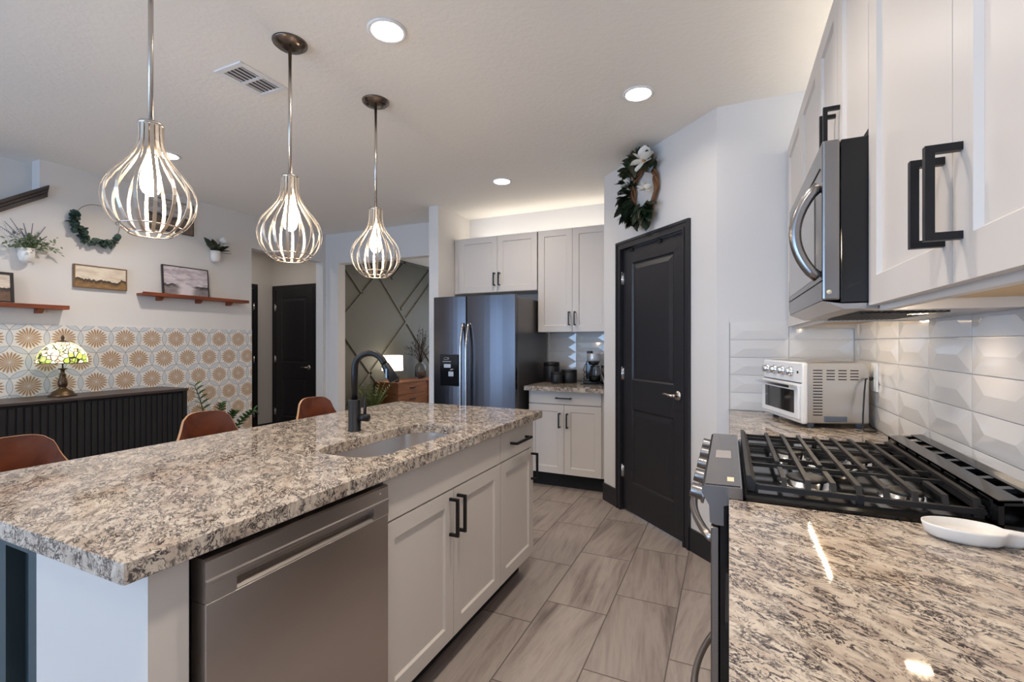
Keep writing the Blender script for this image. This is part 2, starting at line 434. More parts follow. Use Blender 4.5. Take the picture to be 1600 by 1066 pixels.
def pull(parent, x, z, y, L=.15, vert=True, w=.011, out=.036, name='handle', mat='blackmetal'):
    """square bar pull on a front at local y, sticking out towards -y"""
    m = MB(); q = L/2-w/2
    if vert: pts = [(x, y, z-q), (x, y-out, z-q), (x, y-out, z+q), (x, y, z+q)]
    else: pts = [(x-q, y, z), (x-q, y-out, z), (x+q, y-out, z), (x+q, y, z)]
    m.bar(pts, w, w, up=(1, 0, 0) if vert else (0, 0, 1))
    return m.build(name, mat, parent, local=True)
def frame_rz(rz, loc): return Matrix.Translation(loc) @ Matrix.Rotation(rz, 4, 'Z')

# ------------------------------------------------------------------ the setting
struct(box('floor', 'floor', -6.3, .8, -4.2, 8.6, -.1, 0))
struct(box('ceiling', 'ceiling', -6.3, .8, -4.2, 8.6, CZ, CZ+.1))
struct(box('wall_right', 'wall', .606, .73, -4.1, 3.12, 0, CZ))
struct(box('wall_corner', 'wall', -.066, .606, 3.008, 3.12, 0, CZ))
# angled pantry wall with the door opening; local x runs left to right, -y faces the kitchen
PA = Vector((-.943, 3.885, 0)); PB = Vector((-.066, 3.008, 0)); PL0 = 1.2516; PL = (PB-PA).length
pw = sroot('wall_pantry', PA, R(-45))
D0, D1, DH = PL0-.746*1.4142+.062, PL0-.157*1.4142-.062, 2.025
m = MB(); m.box(0, D0-.012, 0, .11, 0, CZ); m.box(D1+.012, PL, 0, .11, 0, CZ); m.box(D0-.012, D1+.012, 0, .11, DH+.012, CZ)
m.build('wall_panel', 'wall', pw, True)
struct(box('wall_pantry_side', 'wall', -.943, -.83, 3.93, 4.73, 0, CZ))
struct(box('wall_back', 'wall', -2.65, -.943, 4.62, 4.73, 0, CZ))
struct(box('wall_partition', 'wall', -2.76, -2.65, 3.99, 8.4, 0, CZ))
m = MB(); m.box(-4.70, -4.49, 4.5, 4.62, 0, CZ); m.box(-4.49, -2.76, 4.5, 4.62, 2.30, CZ)
struct(m.build('wall_header', 'wall'))
m = MB()
m.prism([(-2.2, 0), (3.465, 0), (3.465, CZ), (1.735, CZ), (1.735, 2.42), (.2, 1.345), (-2.2, 1.345)], 'x', -4.82, -4.70)
m.box(-4.82, -4.70, 3.465, 4.455, 2.325, CZ); m.box(-4.82, -4.70, 4.455, 4.62, 0, CZ)
m.box(-4.82, -4.70, -2.2, .2, 1.345, CZ); m.box(-4.82, -4.70, -4.1, -3.0, 0, CZ); m.box(-4.82, -4.70, -3.0, -2.2, 2.28, CZ)
struct(m.build('wall_left', 'wall'))
struct(box('wall_stair', 'wall', -5.0, -4.9, -2.1, 1.85, 0, CZ))
m = MB(); m.box(-6.17, -6.05, 3.2, 4.9, 0, CZ); m.box(-6.05, -4.82, 4.80, 4.92, 0, CZ); m.box(-6.05, -4.82, 3.1, 3.22, 0, CZ); m.box(-5.0, -4.82, 4.62, 4.80, 0, CZ)
struct(m.build('wall_hall', 'wall'))
m = MB(); m.box(-5.12, -5.0, 4.92, 8.5, 0, CZ)
aw = struct(m.build('wall_accent', 'accent'))
bt = MB()
def seg2(p0, p1, w=.038, t=.02, x=-5.0):
    a = Vector((x+t/2, *p0)); b = Vector((x+t/2, *p1)); bt.bar([a, b], w, t, up=(0, 0, 1) if False else (1, 0, 0))
s_ = .93
def ln(y0, z0, slope, y1, y2):
    seg2((y1, z0+slope*(y1-y0)), (y2, z0+slope*(y2-y0)))
ln(5.476, 2.037, -.97, 4.93, 5.476); ln(5.025, 1.602, .965, 5.025, 6.02)
ln(5.873, 2.323, -1.0, 5.62, 7.65); ln(6.033, 2.228, .92, 6.16, 6.5)
ln(6.387, 1.842, .915, 6.40, 7.3); ln(6.53, 1.70, .93, 6.53, 7.6); ln(6.53, 1.64, .92, 5.0, 6.53)
ln(5.025, 1.494, -1.05, 5.025, 6.3)
seg2((5.03, .1), (5.03, CZ-.03)); seg2((5.03, CZ-.03), (8.3, CZ-.03)); seg2((8.3, .1), (8.3, CZ-.03))
bt.build('batten_trim', 'accent', aw)
struct(box('wall_far', 'wall', -5.0, -2.65, 8.4, 8.5, 0, CZ))
# wall behind the camera: patio doors and a side window light the room
m = MB(); m.box(-4.7, -3.85, -4.1, -3.98, 0, CZ); m.box(-1.35, .73, -4.1, -3.98, 0, CZ); m.box(-3.85, -1.35, -4.1, -3.98, 2.2, CZ)
struct(m.build('wall_near', 'wall'))
wf = MB()
for x in (-3.85, -2.63, -1.41): wf.box(x, x+.06, -4.08, -4.0, 0, 2.2)
wf.box(-3.85, -1.35, -4.08, -4.0, 2.14, 2.2); wf.box(-3.85, -1.35, -4.08, -4.0, 0, .08)
w1 = struct(wf.build('window_1', 'white'))
box('pane', 'window', -3.83, -1.37, -4.055, -4.05, .08, 2.14, parent=w1)
wf = MB()
for y_ in (-3.0, -2.25): wf.box(-4.81, -4.74, y_, y_+.05, 0, 2.28)
wf.box(-4.81, -4.74, -2.95, -2.25, 2.22, 2.28); wf.box(-4.81, -4.74, -2.95, -2.25, 0, .08)
w2 = struct(wf.build('window_2', 'white'))
box('pane', 'window', -4.79, -4.785, -2.95, -2.25, .08, 2.22, parent=w2)

# hex flower tile on the left wall, dark baseboards
struct(box('trim_1', 'hextile', -4.70, -4.692, -1.0, 3.463, 0, 1.437)); bpy.data.objects['trim_1'].name = 'wall_tile'
m = MB(); m.box(.0, D0-.063, -.014, 0, 0, .14); m.box(D1+.063, PL, -.014, 0, 0, .14)
m.build('baseboard', 'black', pw, True)
struct(box('baseboard_back', 'black', -.062, -.02, 2.994, 3.008, 0, .14))
m = MB(); m.box(-6.05, -6.036, 3.22, 4.8, 0, .14)
struct(m.build('baseboard_hall', 'black'))

def panel_door(root, x0, x1, z1, y, lever_side, hinge_side, mat='black', th=.035, lever_y=None):
    """two-panel door leaf with moulded panels, front at local y; parts go under root"""
    m = MB(); w_ = x1-x0; st = w_*.165
    m.box(x0, x1, y+.011, y+th, .012, z1)
    def frame(xa, xb, za, zb): m.box(xa, xb, y, y+.012, za, zb, b=.0015)
    lock = .80; top = z1-.115
    frame(x0, x0+st, .012, z1); frame(x1-st, x1, .012, z1)
    frame(x0+st, x1-st, .012, .24); frame(x0+st, x1-st, lock, lock+.22); frame(x0+st, x1-st, top, z1)
    for za, zb in ((.24, lock), (lock+.22, top)):
        a = [(x0+st, za), (x1-st, za), (x1-st, zb), (x0+st, zb)]
        vs_ = []; fs = []
        for ins, dep in ((0, .0), (.010, .009), (.018, .009), (.05, .002)):
            for (p, q), (dx, dz) in zip(a, ((1, 1), (-1, 1), (-1, -1), (1, -1))): vs_.append((p+dx*ins, y+dep, q+dz*ins))
        for k_ in range(3):
            for i in range(4): j = (i+1) % 4; fs.append((k_*4+i, k_*4+j, k_*4+4+j, k_*4+4+i))
        fs.append((12, 13, 14, 15)); m._add(vs_, fs)
    leaf = m.build('door_leaf', mat, root, True)
    hx = x0-.006 if hinge_side == 'l' else x1+.006
    for z in (.30, 1.06, 1.80):
        q = MB(); q.tube([(hx, y-.008, z-.045), (hx, y-.008, z+.045)], .008, 8); q.box(hx-.008, hx+.018, y-.003, y+.002, z-.044, z+.044)
        q.ball((hx, y-.008, z+.05), .007); q.build('hinge', 'chrome', root, True)
    lx = x1-.065 if lever_side == 'r' else x0+.065; sg = -1 if lever_side == 'r' else 1
    q = MB(); q.tube([(lx, y, .955), (lx, y-.012, .955)], .031, 20); q.tube([(lx, y-.01, .955), (lx, y-.05, .955)], .011, 10)
    q.tube([(lx, y-.048, .955), (lx+sg*.04, y-.052, .957), (lx+sg*.08, y-.05, .962), (lx+sg*.115, y-.045, .958)], [.011, .009, .008, .006], 10)
    q.build('lever_handle', 'nickel', root, True)
    return leaf
def casing(root, x0, x1, z1, y, w=.06, mat='black'):
    m = MB()
    for a, b, d in ((0, .018, .02), (.018, .045, .014), (.045, w, .018)):
        m.prism([(x0-w+a, 0), (x0-w+b, 0), (x0-w+b, z1+w-b), (x1+w-b, z1+w-b), (x1+w-b, 0), (x1+w-a, 0), (x1+w-a, z1+w-a), (x0-w+a, z1+w-a)], 'y', y-d, y)
    m.box(x0-.012, x0-.002, y, y+.1, 0, z1+.01); m.box(x1+.002, x1+.012, y, y+.1, 0, z1+.01); m.box(x0-.012, x1+.012, y, y+.1, z1+.002, z1+.012)
    return m.build('door_casing', mat, root, True)
d1 = sroot('door_1', PA, R(-45)); casing(d1, D0, D1, DH, 0)
panel_door(d1, D0+.003, D1-.003, DH-.004, .012, 'r', 'l')
for xx in (D0+.10, D0+.43):
    q = MB(); q.box(xx, xx+.04, .002, .012, DH-.03, DH-.006); q.build('strike_clip', 'blackmetal', d1, True)
d2 = sroot('door_2', (-6.0, 4.80, 0), 0); casing(d2, .02, .76, 2.06, 0); panel_door(d2, .023, .757, 2.056, -.012, 'r', 'l', th=.011)
d3 = sroot('door_3', (-6.05, 3.62, 0), R(90)); casing(d3, .06, .86, 2.06, 0)
panel_door(d3, .063, .857, 2.056, -.012, 'l', 'r', th=.011)

# dark sloping cap on the stair half wall
sl = .70
q = MB()
prof = [(-.02, 0), (.018, 0), (.018, .03), (.026, .04), (.026, .052), (.04, .066), (.04, .088), (-.15, .088), (-.15, .066), (-.02, .05)]
pts0 = [(-4.70+a, .2, 1.30+b) for a, b in prof]; pts1 = [(-4.70+a, 1.775, 2.405+b) for a, b in prof]
n = len(prof)
q._add(pts0+pts1, [tuple(range(n)), tuple(range(2*n-1, n-1, -1))]+[(i, i+n, (i+1) % n+n, (i+1) % n) for i in range(n)])
struct(q.build('trim_1', 'wallcap'))

# ------------------------------------------------------------------ backsplash of bevelled tiles
def hip_tiles(m, cells, put):
    for (a0, a1, z0, z1) in cells:
        g = .0012; a0 += g; a1 -= g; z0 += g; z1 -= g
        zm = (z0+z1)/2; hl = (a1-a0); ra, rb = a0+hl*.26, a1-hl*.26; e_ = .006; h_ = .0110
        vs_ = [put(a0, z0, 0), put(a1, z0, 0), put(a1, z1, 0), put(a0, z1, 0), put(a0, z0, e_), put(a1, z0, e_), put(a1, z1, e_), put(a0, z1, e_), put(ra, zm, h_), put(rb, zm, h_)]
        m._add(vs_, [(0, 1, 5, 4), (1, 2, 6, 5), (2, 3, 7, 6), (3, 0, 4, 7), (4, 5, 9, 8), (6, 7, 8, 9), (5, 6, 9), (7, 4, 8)])
rows = [(.917+i*.1006, .917+(i+1)*.1006) for i in range(5)]
bs = MB(); cells = []
for z0, z1 in rows:
    y_ = 2.996
    edges = [2.996, 2.905]+[2.602-.305*i for i in range(0, 9)]
    for e0, e1 in zip(edges, edges[1:]):
        if e1 < 0.1: break
        cells.append((e1, e0, z0, z1))
hip_tiles(bs, cells, lambda a, z, h: (.606-h, a, z))
bs = struct(bs.build('backsplash_right', 'tilewhite'))
cells = [(a, a+.297, z0, z1) for z0, z1 in rows for a in (.003, .300)]
b2 = MB(); hip_tiles(b2, cells, lambda a, z, h: (a, 3.008-h, z)); b2.box(-.008, .002, 2.998, 3.008, .917, 1.425)
struct(b2.build('backsplash_corner', 'tilewhite'))
cells = [(a, min(a+.305, -.945), .917+i*.0965, .917+(i+1)*.0965) for i in range(5) for a in (-1.62-.305*.3, -1.62+.305*.7, -1.62+.305*1.7)]
b3 = MB(); hip_tiles(b3, cells, lambda a, z, h: (a, 4.62-h, z))
struct(b3.build('backsplash_back', 'tilewhite'))

# ------------------------------------------------------------------ cabinets
def carcass(root, x0, x1, y0, y1, z0, z1, toe=True, under=False):
    m = MB()
    if under:
        m.box(x0, x0+.016, y0, y1, z0, z1); m.box(x1-.016, x1, y0, y1, z0, z1); m.box(x0+.016, x1-.016, y0, y0+.018, z0, z1)
        m.box(x0+.016, x1-.016, y0+.018, y1, z0+.028, z1)
    else: m.box(x0, x1, y0, y1, z0, z1)
    b_ = m.build('body', 'cab', root, True)
    if under: box('underside_panel', 'maple', x0+.017, x1-.017, y0+.019, y1-.002, z0+.022, z0+.0275, parent=root, local=True)
    if toe: box('toe_kick', 'void', x0, x1, y0+.07, y1, 0, z0-.002, parent=root, local=True)
    return b_
def cdoor(root, x0, x1, z0, z1, y, hx=None, hz=None, L=.15, st=.058):
    d = MB().shaker(x0, x1, z0, z1, y, st).build('door', 'cab', root, True)
    if hx is not None: pull(d, hx, hz, y, L)
    return d
def cdrawer(root, x0, x1, z0, z1, y, handle=True, L=.20, name='drawer'):
    d = MB().box(x0, x1, y, y+.02, z0, z1, b=.0015).build(name, 'cab', root, True)
    if handle: pull(d, (x0+x1)/2, (z0+z1)/2, y, L, False)
    return d
# island, fronts face +X: local x -> +Y, local -y -> +X ; front plane at local y=0 is X=-1.003
IX = -1.003
isl = R(90)
def isl_thing(name, label, cat, y0, group=None): return thing(name, label, cat, (IX, y0, 0), isl, group)
sb = isl_thing('sink_base_cabinet', 'white two-door island cabinet under the sink, beside the dishwasher', 'cabinet', 1.194)
carcass(sb, 0, .853, .02, .60, .12, .60)
box('side_panel', 'cab', 0, .016, .02, .60, .60, .872, parent=sb, local=True); box('side_panel', 'cab', .837, .853, .02, .60, .60, .872, parent=sb, local=True)
cdrawer(sb, .002, .851, .722, .868, 0, False, name='false_front')
cdoor(sb, .002, .425, .125, .716, 0, .398, .615, .15); cdoor(sb, .428, .851, .125, .716, 0, .455, .615, .15)
db = isl_thing('drawer_base_cabinet', 'narrow white island cabinet with one drawer over a door, at the far end', 'cabinet', 2.047)
carcass(db, .002, .42, .02, .60, .12, .872)
cdrawer(db, .004, .418, .722, .868, 0, True, .2); cdoor(db, .004, .418, .125, .716, 0, .39, .615, .15)
# island end panel, filler and the dark seating-side panelling
ib = thing('kitchen_island', 'white island end panel with dark teal panelling on the seating side', 'island', (-1.3, .525, 0))
m = MB(); m.box(-1.437, IX, .525, .60, .002, .872); m.build('end_panel', 'cab', ib)
m = MB(); m.box(-1.66, -1.625, .525, 2.47, .0, .872); m.build('back_panel', 'teal', ib)
m = MB(); m.box(-1.625, -1.437, .56, .60, 0, .872); m.box(-1.475, -1.437, .525, .56, 0, .872); m.box(-1.625, -1.59, .525, .56, 0, .872); m.box(-1.59, -1.475, .525, .56, .815, .872); m.box(-1.59, -1.475, .525, .56, 0, .14)
m.build('corner_panel', 'teal', ib)
m = MB()
for y_ in (.60, 1.22, 1.84): m.box(-1.68, -1.66, y_, y_+.07, .0, .872)
m.box(-1.68, -1.66, .525, 2.47, .80, .872); m.box(-1.68, -1.66, .525, 2.47, 0, .14); m.build('panel_moulding', 'teal', ib)

# dishwasher
dw = isl_thing('dishwasher', 'stainless steel dishwasher built into the island, pocket handle across its door', 'dishwasher', .602)
box('body', 'void', .012, .586, .03, .58, .012, .862, parent=dw, local=True)
m = MB(); W_ = .572; x0 = .014
m.box(x0, x0+W_, -.028, .02, .115, .766, b=.002)
m.box(x0, x0+.068, -.028, .02, .766, .803); m.box(x0+W_-.068, x0+W_, -.028, .02, .766, .803); m.box(x0+.068, x0+W_-.068, 0, .02, .766, .803)
dd = m.build('door', 'steel', dw, True)
m = MB(); m.prism([(-.028, .803), (-.0295, .805), (-.0295, .811), (-.027, .815), (-.027, .852), (-.02, .857), (.02, .857), (.02, .803)], 'x', x0, x0+W_); m.build('control_strip', 'steel', dw, True)
m = MB(); m.prism([(-.0276, .768), (-.012, .777), (-.001, .778), (-.001, .767), (-.0276, .767)], 'x', x0+.069, x0+W_-.069); m.build('handle_pocket', 'steel', dd, True)
box('vent_slot', 'void', .072, .165, -.0268, -.0258, .828, .8305, parent=dd, local=True)
m = MB(); m.tube([(.548, -.0255, .838), (.548, -.0275, .838)], .0025, 8); m.build('indicator_light', 'white', dd, True)
box('toe_kick', 'void', .0, .59, .07, .5, 0, .10, parent=dw, local=True)

# countertops
def rounded(x0, x1, y0, y1, rs, n=6):
    pts = []
    cs = [(x0, y0, 180, rs[0]), (x1, y0, 270, rs[1]), (x1, y1, 0, rs[2]), (x0, y1, 90, rs[3])]
    for cx, cy, a0, r in cs:
        ox = cx+(r if cx == x0 else -r); oy = cy+(r if cy == y0 else -r)
        for i in range(n+1):
            a = R(a0+90*i/n); pts.append((ox+r*cos(a), oy+r*sin(a)))
    return pts
def slab_with_hole(name, outer, hole, z0, z1, mat, bevel=.004):
    bm = bmesh.new(); eds = []
    for loop in (outer, hole):
        if not loop: continue
        vv = [bm.verts.new((x, y, z1)) for x, y in loop]
        eds += [bm.edges.new((vv[i], vv[(i+1) % len(vv)])) for i in range(len(vv))]
    bmesh.ops.triangle_fill(bm, use_beauty=True, edges=eds)
    ret = bmesh.ops.extrude_face_region(bm, geom=bm.faces[:])
    for v in ret['geom']:
        if isinstance(v, bmesh.types.BMVert): v.co.z = z0
    m = MB(); m.bm.free(); m.bm = bm
    o = m.build(name, mat)
    if bevel:
        q = o.modifiers.new('b', 'BEVEL'); q.width = bevel; q.segments = 3; q.limit_method = 'ANGLE'; q.angle_limit = R(60)
    return o
SINK = rounded(-1.372, -1.078, 1.225, 1.885, (.10, .10, .07, .12))
tag(slab_with_hole('island_countertop', rounded(-1.985, -.968, .468, 2.525, (.006,)*4, 2), SINK[::-1], .875, .915, 'granite'),
    'speckled granite slab topping the island, with sink cutout', 'countertop')
sk = thing('undermount_sink', 'stainless steel undermount sink set into the island granite', 'sink', (-1.225, 1.555, .67))
m = MB(); rim = rounded(-1.378, -1.072, 1.219, 1.891, (.10, .10, .07, .12))
def inset(p, k):
    cx, cy = -1.225, 1.555; return [(cx+(x-cx)*k, cy+(y-cy)*(1-(1-k)*.5)) for x, y in p]
rings = [(rim, .873), (inset(rim, .995), .86), (inset(rim, .97), .70), (inset(rim, .93), .672), (inset(rim, .80), .664), (inset(rim, .2), .658)]
vs_ = []; fs = []; nn = len(rim)
for rr, zz in rings: vs_ += [(x, y, zz) for x, y in rr]
for i in range(len(rings)-1):
    for j in range(nn): fs.append((i*nn+j, i*nn+(j+1) % nn, (i+1)*nn+(j+1) % nn, (i+1)*nn+j))
fs.append(tuple((len(rings)-1)*nn+j for j in range(nn)))
m._add(vs_, fs, smooth=True); m.build('basin', 'sinksteel', sk)
MB().lathe([(0, .0), (.045, .0), (.05, .004), (.03, .006), (0, .003)], (-1.225, 1.56, .658), 20).build('drain', 'chrome', sk)

# faucet
fx, fy = -1.50, 1.60
fa = thing('faucet', 'matte black pull-down kitchen faucet with arched spout, standing behind the sink', 'faucet', (fx, fy, .915))
MB().lathe([(0, 0), (.030, 0), (.030, .003), (.0265, .006), (.0265, .135), (.024, .138), (0, .138)], (fx, fy, .915), 28).build('base', 'blackmetal', fa)
dirv = Vector((.93, .36, 0)).normalized()
path = [Vector((fx, fy, 1.05)), Vector((fx, fy, 1.17))]
rad = .068
for i in range(0, 15):
    a = pi-i*(pi*.86)/14; path.append(Vector((fx, fy, 1.19))+dirv*(rad+rad*cos(a))+Vector((0, 0, rad*sin(a))))
sp_end = path[-1]; down = (path[-1]-path[-2]).normalized()
path.append(sp_end+down*.012)
MB().tube(path, .0145, 16).build('spout', 'blackmetal', fa)
h0 = path[-1]; dwn = down.normalized()
sh = MB().tube([h0, h0+dwn*.006, h0+dwn*.04, h0+dwn*.082, h0+dwn*.086], [.0165, .018, .0205, .023, .019], 16).build('spray_head', 'blackmetal', fa)
MB().box(-.006, .006, -.004, .004, -.022, .022, b=.002, mtx=Matrix.Translation(h0+dwn*.045+Vector((.0, -.021, 0)))).build('spray_button', 'gloss', sh)
lv = MB(); lv.tube([(fx+.024, fy+.004, .975), (fx+.068, fy+.012, .975)], .0165, 14)
lv.tube([(fx+.05, fy+.01, .985), (fx+.048, fy+.012, 1.02), (fx+.040, fy+.016, 1.075)], [.007, .0065, .0055], 8)
lv.build('lever', 'blackmetal', fa)

# ------------------------------------------------------------------ right-hand run: counters, lower cabinets
c1 = tag(slab_with_hole('near_countertop', rounded(0, .604, -.9, 1.291, (.005,)*4, 2), None, .875, .915, 'granite'), 'granite counter in the foreground holding the white spoon rest', 'countertop')
c2 = tag(slab_with_hole('corner_countertop', rounded(0, .604, 2.045, 3.004, (.005,)*4, 2), None, .875, .915, 'granite'), 'granite counter in the corner under the toaster oven', 'countertop')
def rt_thing(name, label, cat, y1, x, group=None): return thing(name, label, cat, (x, y1, 0), R(-90), group)   # local x -> -Y, -y -> -X
lb = rt_thing('near_base_cabinet', 'white base cabinet hidden below the foreground granite counter', 'cabinet', 1.285, .035)
carcass(lb, 0, 2.1, .02, .56, .12, .872); cdoor(lb, .004, .5, .125, .716, 0, .45, .615); cdrawer(lb, .004, .5, .722, .868, 0)
lc = rt_thing('corner_base_cabinet', 'white base cabinet below the corner counter, just past the range', 'cabinet', 2.99, .035)
carcass(lc, 0.0, .94, .02, .56, .12, .872); cdoor(lc, .5, .936, .125, .716, 0, .92, .615); cdrawer(lc, .5, .936, .722, .868, 0)

# upper cabinets
XF = .293; ZB = 1.39; ZT = 2.365
def upper(label, name, y1, doors, z0, z1, hz, under=True):
    r_ = rt_thing(name, label, 'cabinet', y1, XF)
    x = 0
    total = sum(w for w, _ in doors)
    carcass(r_, 0, total, .021, .311, z0-.012, z1, False, under)
    for w_, h in doors:
        cdoor(r_, x+.0015, x+w_-.0015, z0, z1-.003, 0, None if h is None else x+(.03 if h == 'l' else w_-.03), hz, .134, .062)
        x += w_
    return r_
upper('tall greige two-door wall cabinet in the foreground with long black pulls', 'near_wall_cabinet', 1.335, [(.451, 'r'), (.451, 'l'), ], ZB, ZT, 1.515)
upper('short greige wall cabinet directly above the microwave', 'microwave_wall_cabinet', 2.017, [(.341, 'r'), (.341, 'l')], 1.80, ZT, 1.928, False)
upper('greige wall cabinet in the far corner above the toaster oven', 'corner_wall_cabinet', 2.99, [(.523, 'r'), (.45, None)], ZB, ZT, 1.515)
bpy.data.objects['near_wall_cabinet']
fc = upper('greige wall cabinet next to the foreground pair, towards the viewer', 'wall_cabinet', .431, [(.45, 'r'), (.45, 'l')], ZB, ZT, 1.515)

# under- and over-cabinet light strips
def strip(name, label, x, y0, y1, z, cnt, face, power, up=False, led='ledstrip'):
    s_ = thing(name, label, 'light strip', (x, y0, z))
    box('tape', 'white', x-.005, x+.005, y0, y1, z, z+.002, parent=s_)
    dz = .002 if up else -.002
    first = None
    for i in range(cnt):
        yy = y0+(y1-y0)*(i+.5)/cnt
        if first is None:
            first = MB().box(x-.0022, x+.0022, yy-.003, yy+.003, min(z, z+dz)+(.002 if up else 0), max(z, z+dz)+(.002 if up else 0)).build('diode', led, s_); ya = yy
        else:
            d_ = first.copy(); COL.objects.link(d_); d_.parent = s_; d_.matrix_parent_inverse = wm(s_).inverted(); d_.location = (0, yy-ya, 0)
    if up: area('strip_light', (x, (y0+y1)/2, z+.012), (R(180), 0, 0), .012, y1-y0, power, (1, .95, .88))
    return s_
strip('light_strip', 'thin dotted light strip under the corner wall cabinet', .345, 2.08, 2.62, 1.398, 18, 0, 2.6)
strip('light_strip', 'thin dotted light strip under the foreground wall cabinet', .345, .45, 1.30, 1.398, 24, 0, 1.6, led='ledsoft')
strip('cove_light_strip', 'light strip lying on top of the right-hand wall cabinets', .45, .2, 2.95, ZT+.004, 60, 1, 1.5, True, led='ledsoft')

# ------------------------------------------------------------------ microwave
my0, my1 = 1.337, 2.012
mw = rt_thing('microwave', 'stainless over-the-range microwave with bowed handle and black side', 'microwave', my1, .203)
ml = my1-my0
box('body', 'gloss', 0, ml, .037, .395, 1.398, 1.785, parent=mw, local=True, b=.002)
m = MB(); m.prism([(0, 1.405), (0, 1.788), (.036, 1.788), (.036, 1.405)], 'x', 0, ml)
dm = m.build('door', 'darksteel', mw, True, bevel=.005)
m = MB(); m.box(.02, ml-.105, -.002, .001, 1.47, 1.715, b=.0008); m.build('window', 'microdoor', dm, True)
box('top_vent_seam', 'void', 0, ml-.03, -.0015, .0, 1.727, 1.731, parent=dm, local=True)
box('seam', 'void', .0, ml, -.0015, .0, 1.452, 1.454, parent=dm, local=True)
hx = ml-.022
m = MB(); pts = []
for i in range(15):
    q = i/14; pts.append((hx, -.004-.05*math.sin(pi*q)**.75, 1.463+.222*q))
m.tube(pts, .0135, 12); m.build('handle', 'darksteel', dm, True)
m = MB(); m.tube([(ml-.001, .014, 1.425), (ml+.0015, .014, 1.425)], .0055, 12); m.build('badge', 'paper', dm, True)
m = MB(); m.prism([(.0, 1.404), (.045, 1.384), (.39, 1.380), (.39, 1.397), (0.04, 1.397)], 'x', .004, ml-.004); ub = m.build('underside', 'steel', mw, True)
m = MB()
for i in range(14): m.box(.12+.0, ml-.12, .10+i*.013, .107+i*.013, 1.378, 1.3815)
m.build('grease_filter', 'iron', ub, True)
for xx in (ml-.222,):
    m = MB(); m.box(xx-.03, xx+.03, .23, .265, 1.3785, 1.3805); m.build('hood_lamp', 'hoodlamp', ub, True)
    wx, wy = .203+.247, my1-xx
    area('hood_light', (wx, wy, 1.374), (0, 0, 0), .05, .03, .35, (1, .76, .52), 150)

# ------------------------------------------------------------------ gas range
ry0, ry1 = 1.298, 2.038
rg = thing('range', 'slide-in gas range with black cooktop and stainless front, right of the aisle', 'range', (.27, 1.668, 0))
box('body', 'gloss', -.02, .50, ry0, ry1, .03, .905, parent=rg)
m = MB(); m.box(-.042, -.022, ry0, ry1, .27, .838, b=.003); od = m.build('oven_door', 'darksteel', rg)
m = MB(); m.box(-.044, -.041, ry0+.12, ry1-.12, .36, .72); m.build('oven_window', 'ovenglass', od)
m = MB(); m.box(-.042, -.022, ry0, ry1, .06, .262, b=.003); dr = m.build('drawer', 'steel', rg)
def bow(z, par):
    pts = [(-.042-.062*math.sin(pi*i/18)**.8, ry0+.05+(ry1-ry0-.10)*i/18, z) for i in range(19)]
    MB().tube(pts, .0115, 12).build('handle', 'steel', par)
bow(.79, od); bow(.19, dr)
m = MB(); m.prism([(-.030, .845), (-.044, .850), (-.046, .893), (-.063, .922), (-.063, .936), (-.056, .942), (.030, .944), (.032, .905), (-.012, .895), (-.012, .845)], 'y', ry0-.004, ry1+.004)
cp = m.build('control_panel', 'darksteel', rg)
m = MB(); m.prism([(-.055, .9425), (.026, .9445), (.026, .9455), (-.055, .9435)], 'y', ry0+.008, ry1-.008); tp = m.build('touch_glass', 'touch', cp) if 'touch' in MT else None
if tp is None:
    MT['touch'] = plain('grey_touch_glass', srgb(96, 90, 87), .16, .5)
    m = MB(); m.prism([(-.055, .9425), (.026, .9445), (.026, .9455), (-.055, .9435)], 'y', ry0+.008, ry1-.008); tp = m.build('touch_glass', 'touch', cp)
MT['lcd'] = plain('display_window', srgb(160, 152, 148), .25)
m = MB(); m.prism([(-.038, .9436), (.006, .9446), (.006, .9458), (-.038, .9447)], 'y', 1.61, 1.72); m.build('display', 'lcd', tp)
m = MB(); m.prism([(-.004, .9442), (.012, .9446), (.012, .9458), (-.004, .9454)], 'y', 1.345, 1.385); m.build('sticker', 'paper', tp)
for y_ in (1.345, 1.50, 1.665, 1.83, 1.985):
    m = MB(); mt_ = Matrix.Translation((-.056, y_, .905)) @ Matrix.Rotation(R(-78), 4, 'Y')
    m.lathe([(0, .0), (.026, .0), (.026, .006), (.0195, .010), (.0185, .036), (.016, .038), (0, .038)], (0, 0, 0), 20, mtx=mt_)
    m.build('knob', 'darksteel', rg)
ct = MB(); ct.box(.032, .50, ry0-.002, ry1+.002, .906, .928, b=.006); ct = ct.build('cooktop', 'enamel', rg)
for (bx, by, r_) in ((.18, 1.785, .046), (.36, 1.75, .036), (.187, 1.463, .055), (.385, 1.428, .042)):
    b_ = MB().lathe([(0, 0), (r_+.012, 0), (r_+.012, .004), (r_, .006), (r_*.95, .014), (0, .014)], (bx, by, .928), 24).build('burner', 'chrome', rg)
    MB().lathe([(0, 0), (r_*.86, 0), (r_*.86, .006), (r_*.7, .009), (0, .009)], (bx, by, .942), 24).build('burner_cap', 'iron', b_)
b_ = MB().lathe([(0, 0), (.034, 0), (.032, .014), (0, .014)], (.275, 1.646, .928), 24, sx=1.9, sy=.8).build('burner', 'chrome', rg)
MB().lathe([(0, 0), (.029, 0), (.029, .007), (0, .008)], (.275, 1.646, .942), 24, sx=1.9, sy=.8).build('burner_cap', 'iron', b_)
g = MB(); zt = .962; gy0, gy1 = 1.345, 2.010
g.prism([(.042, .930), (.040, .968), (.050, .968), (.062, .952), (.058, .930)], 'y', gy0-.012, gy1+.012)
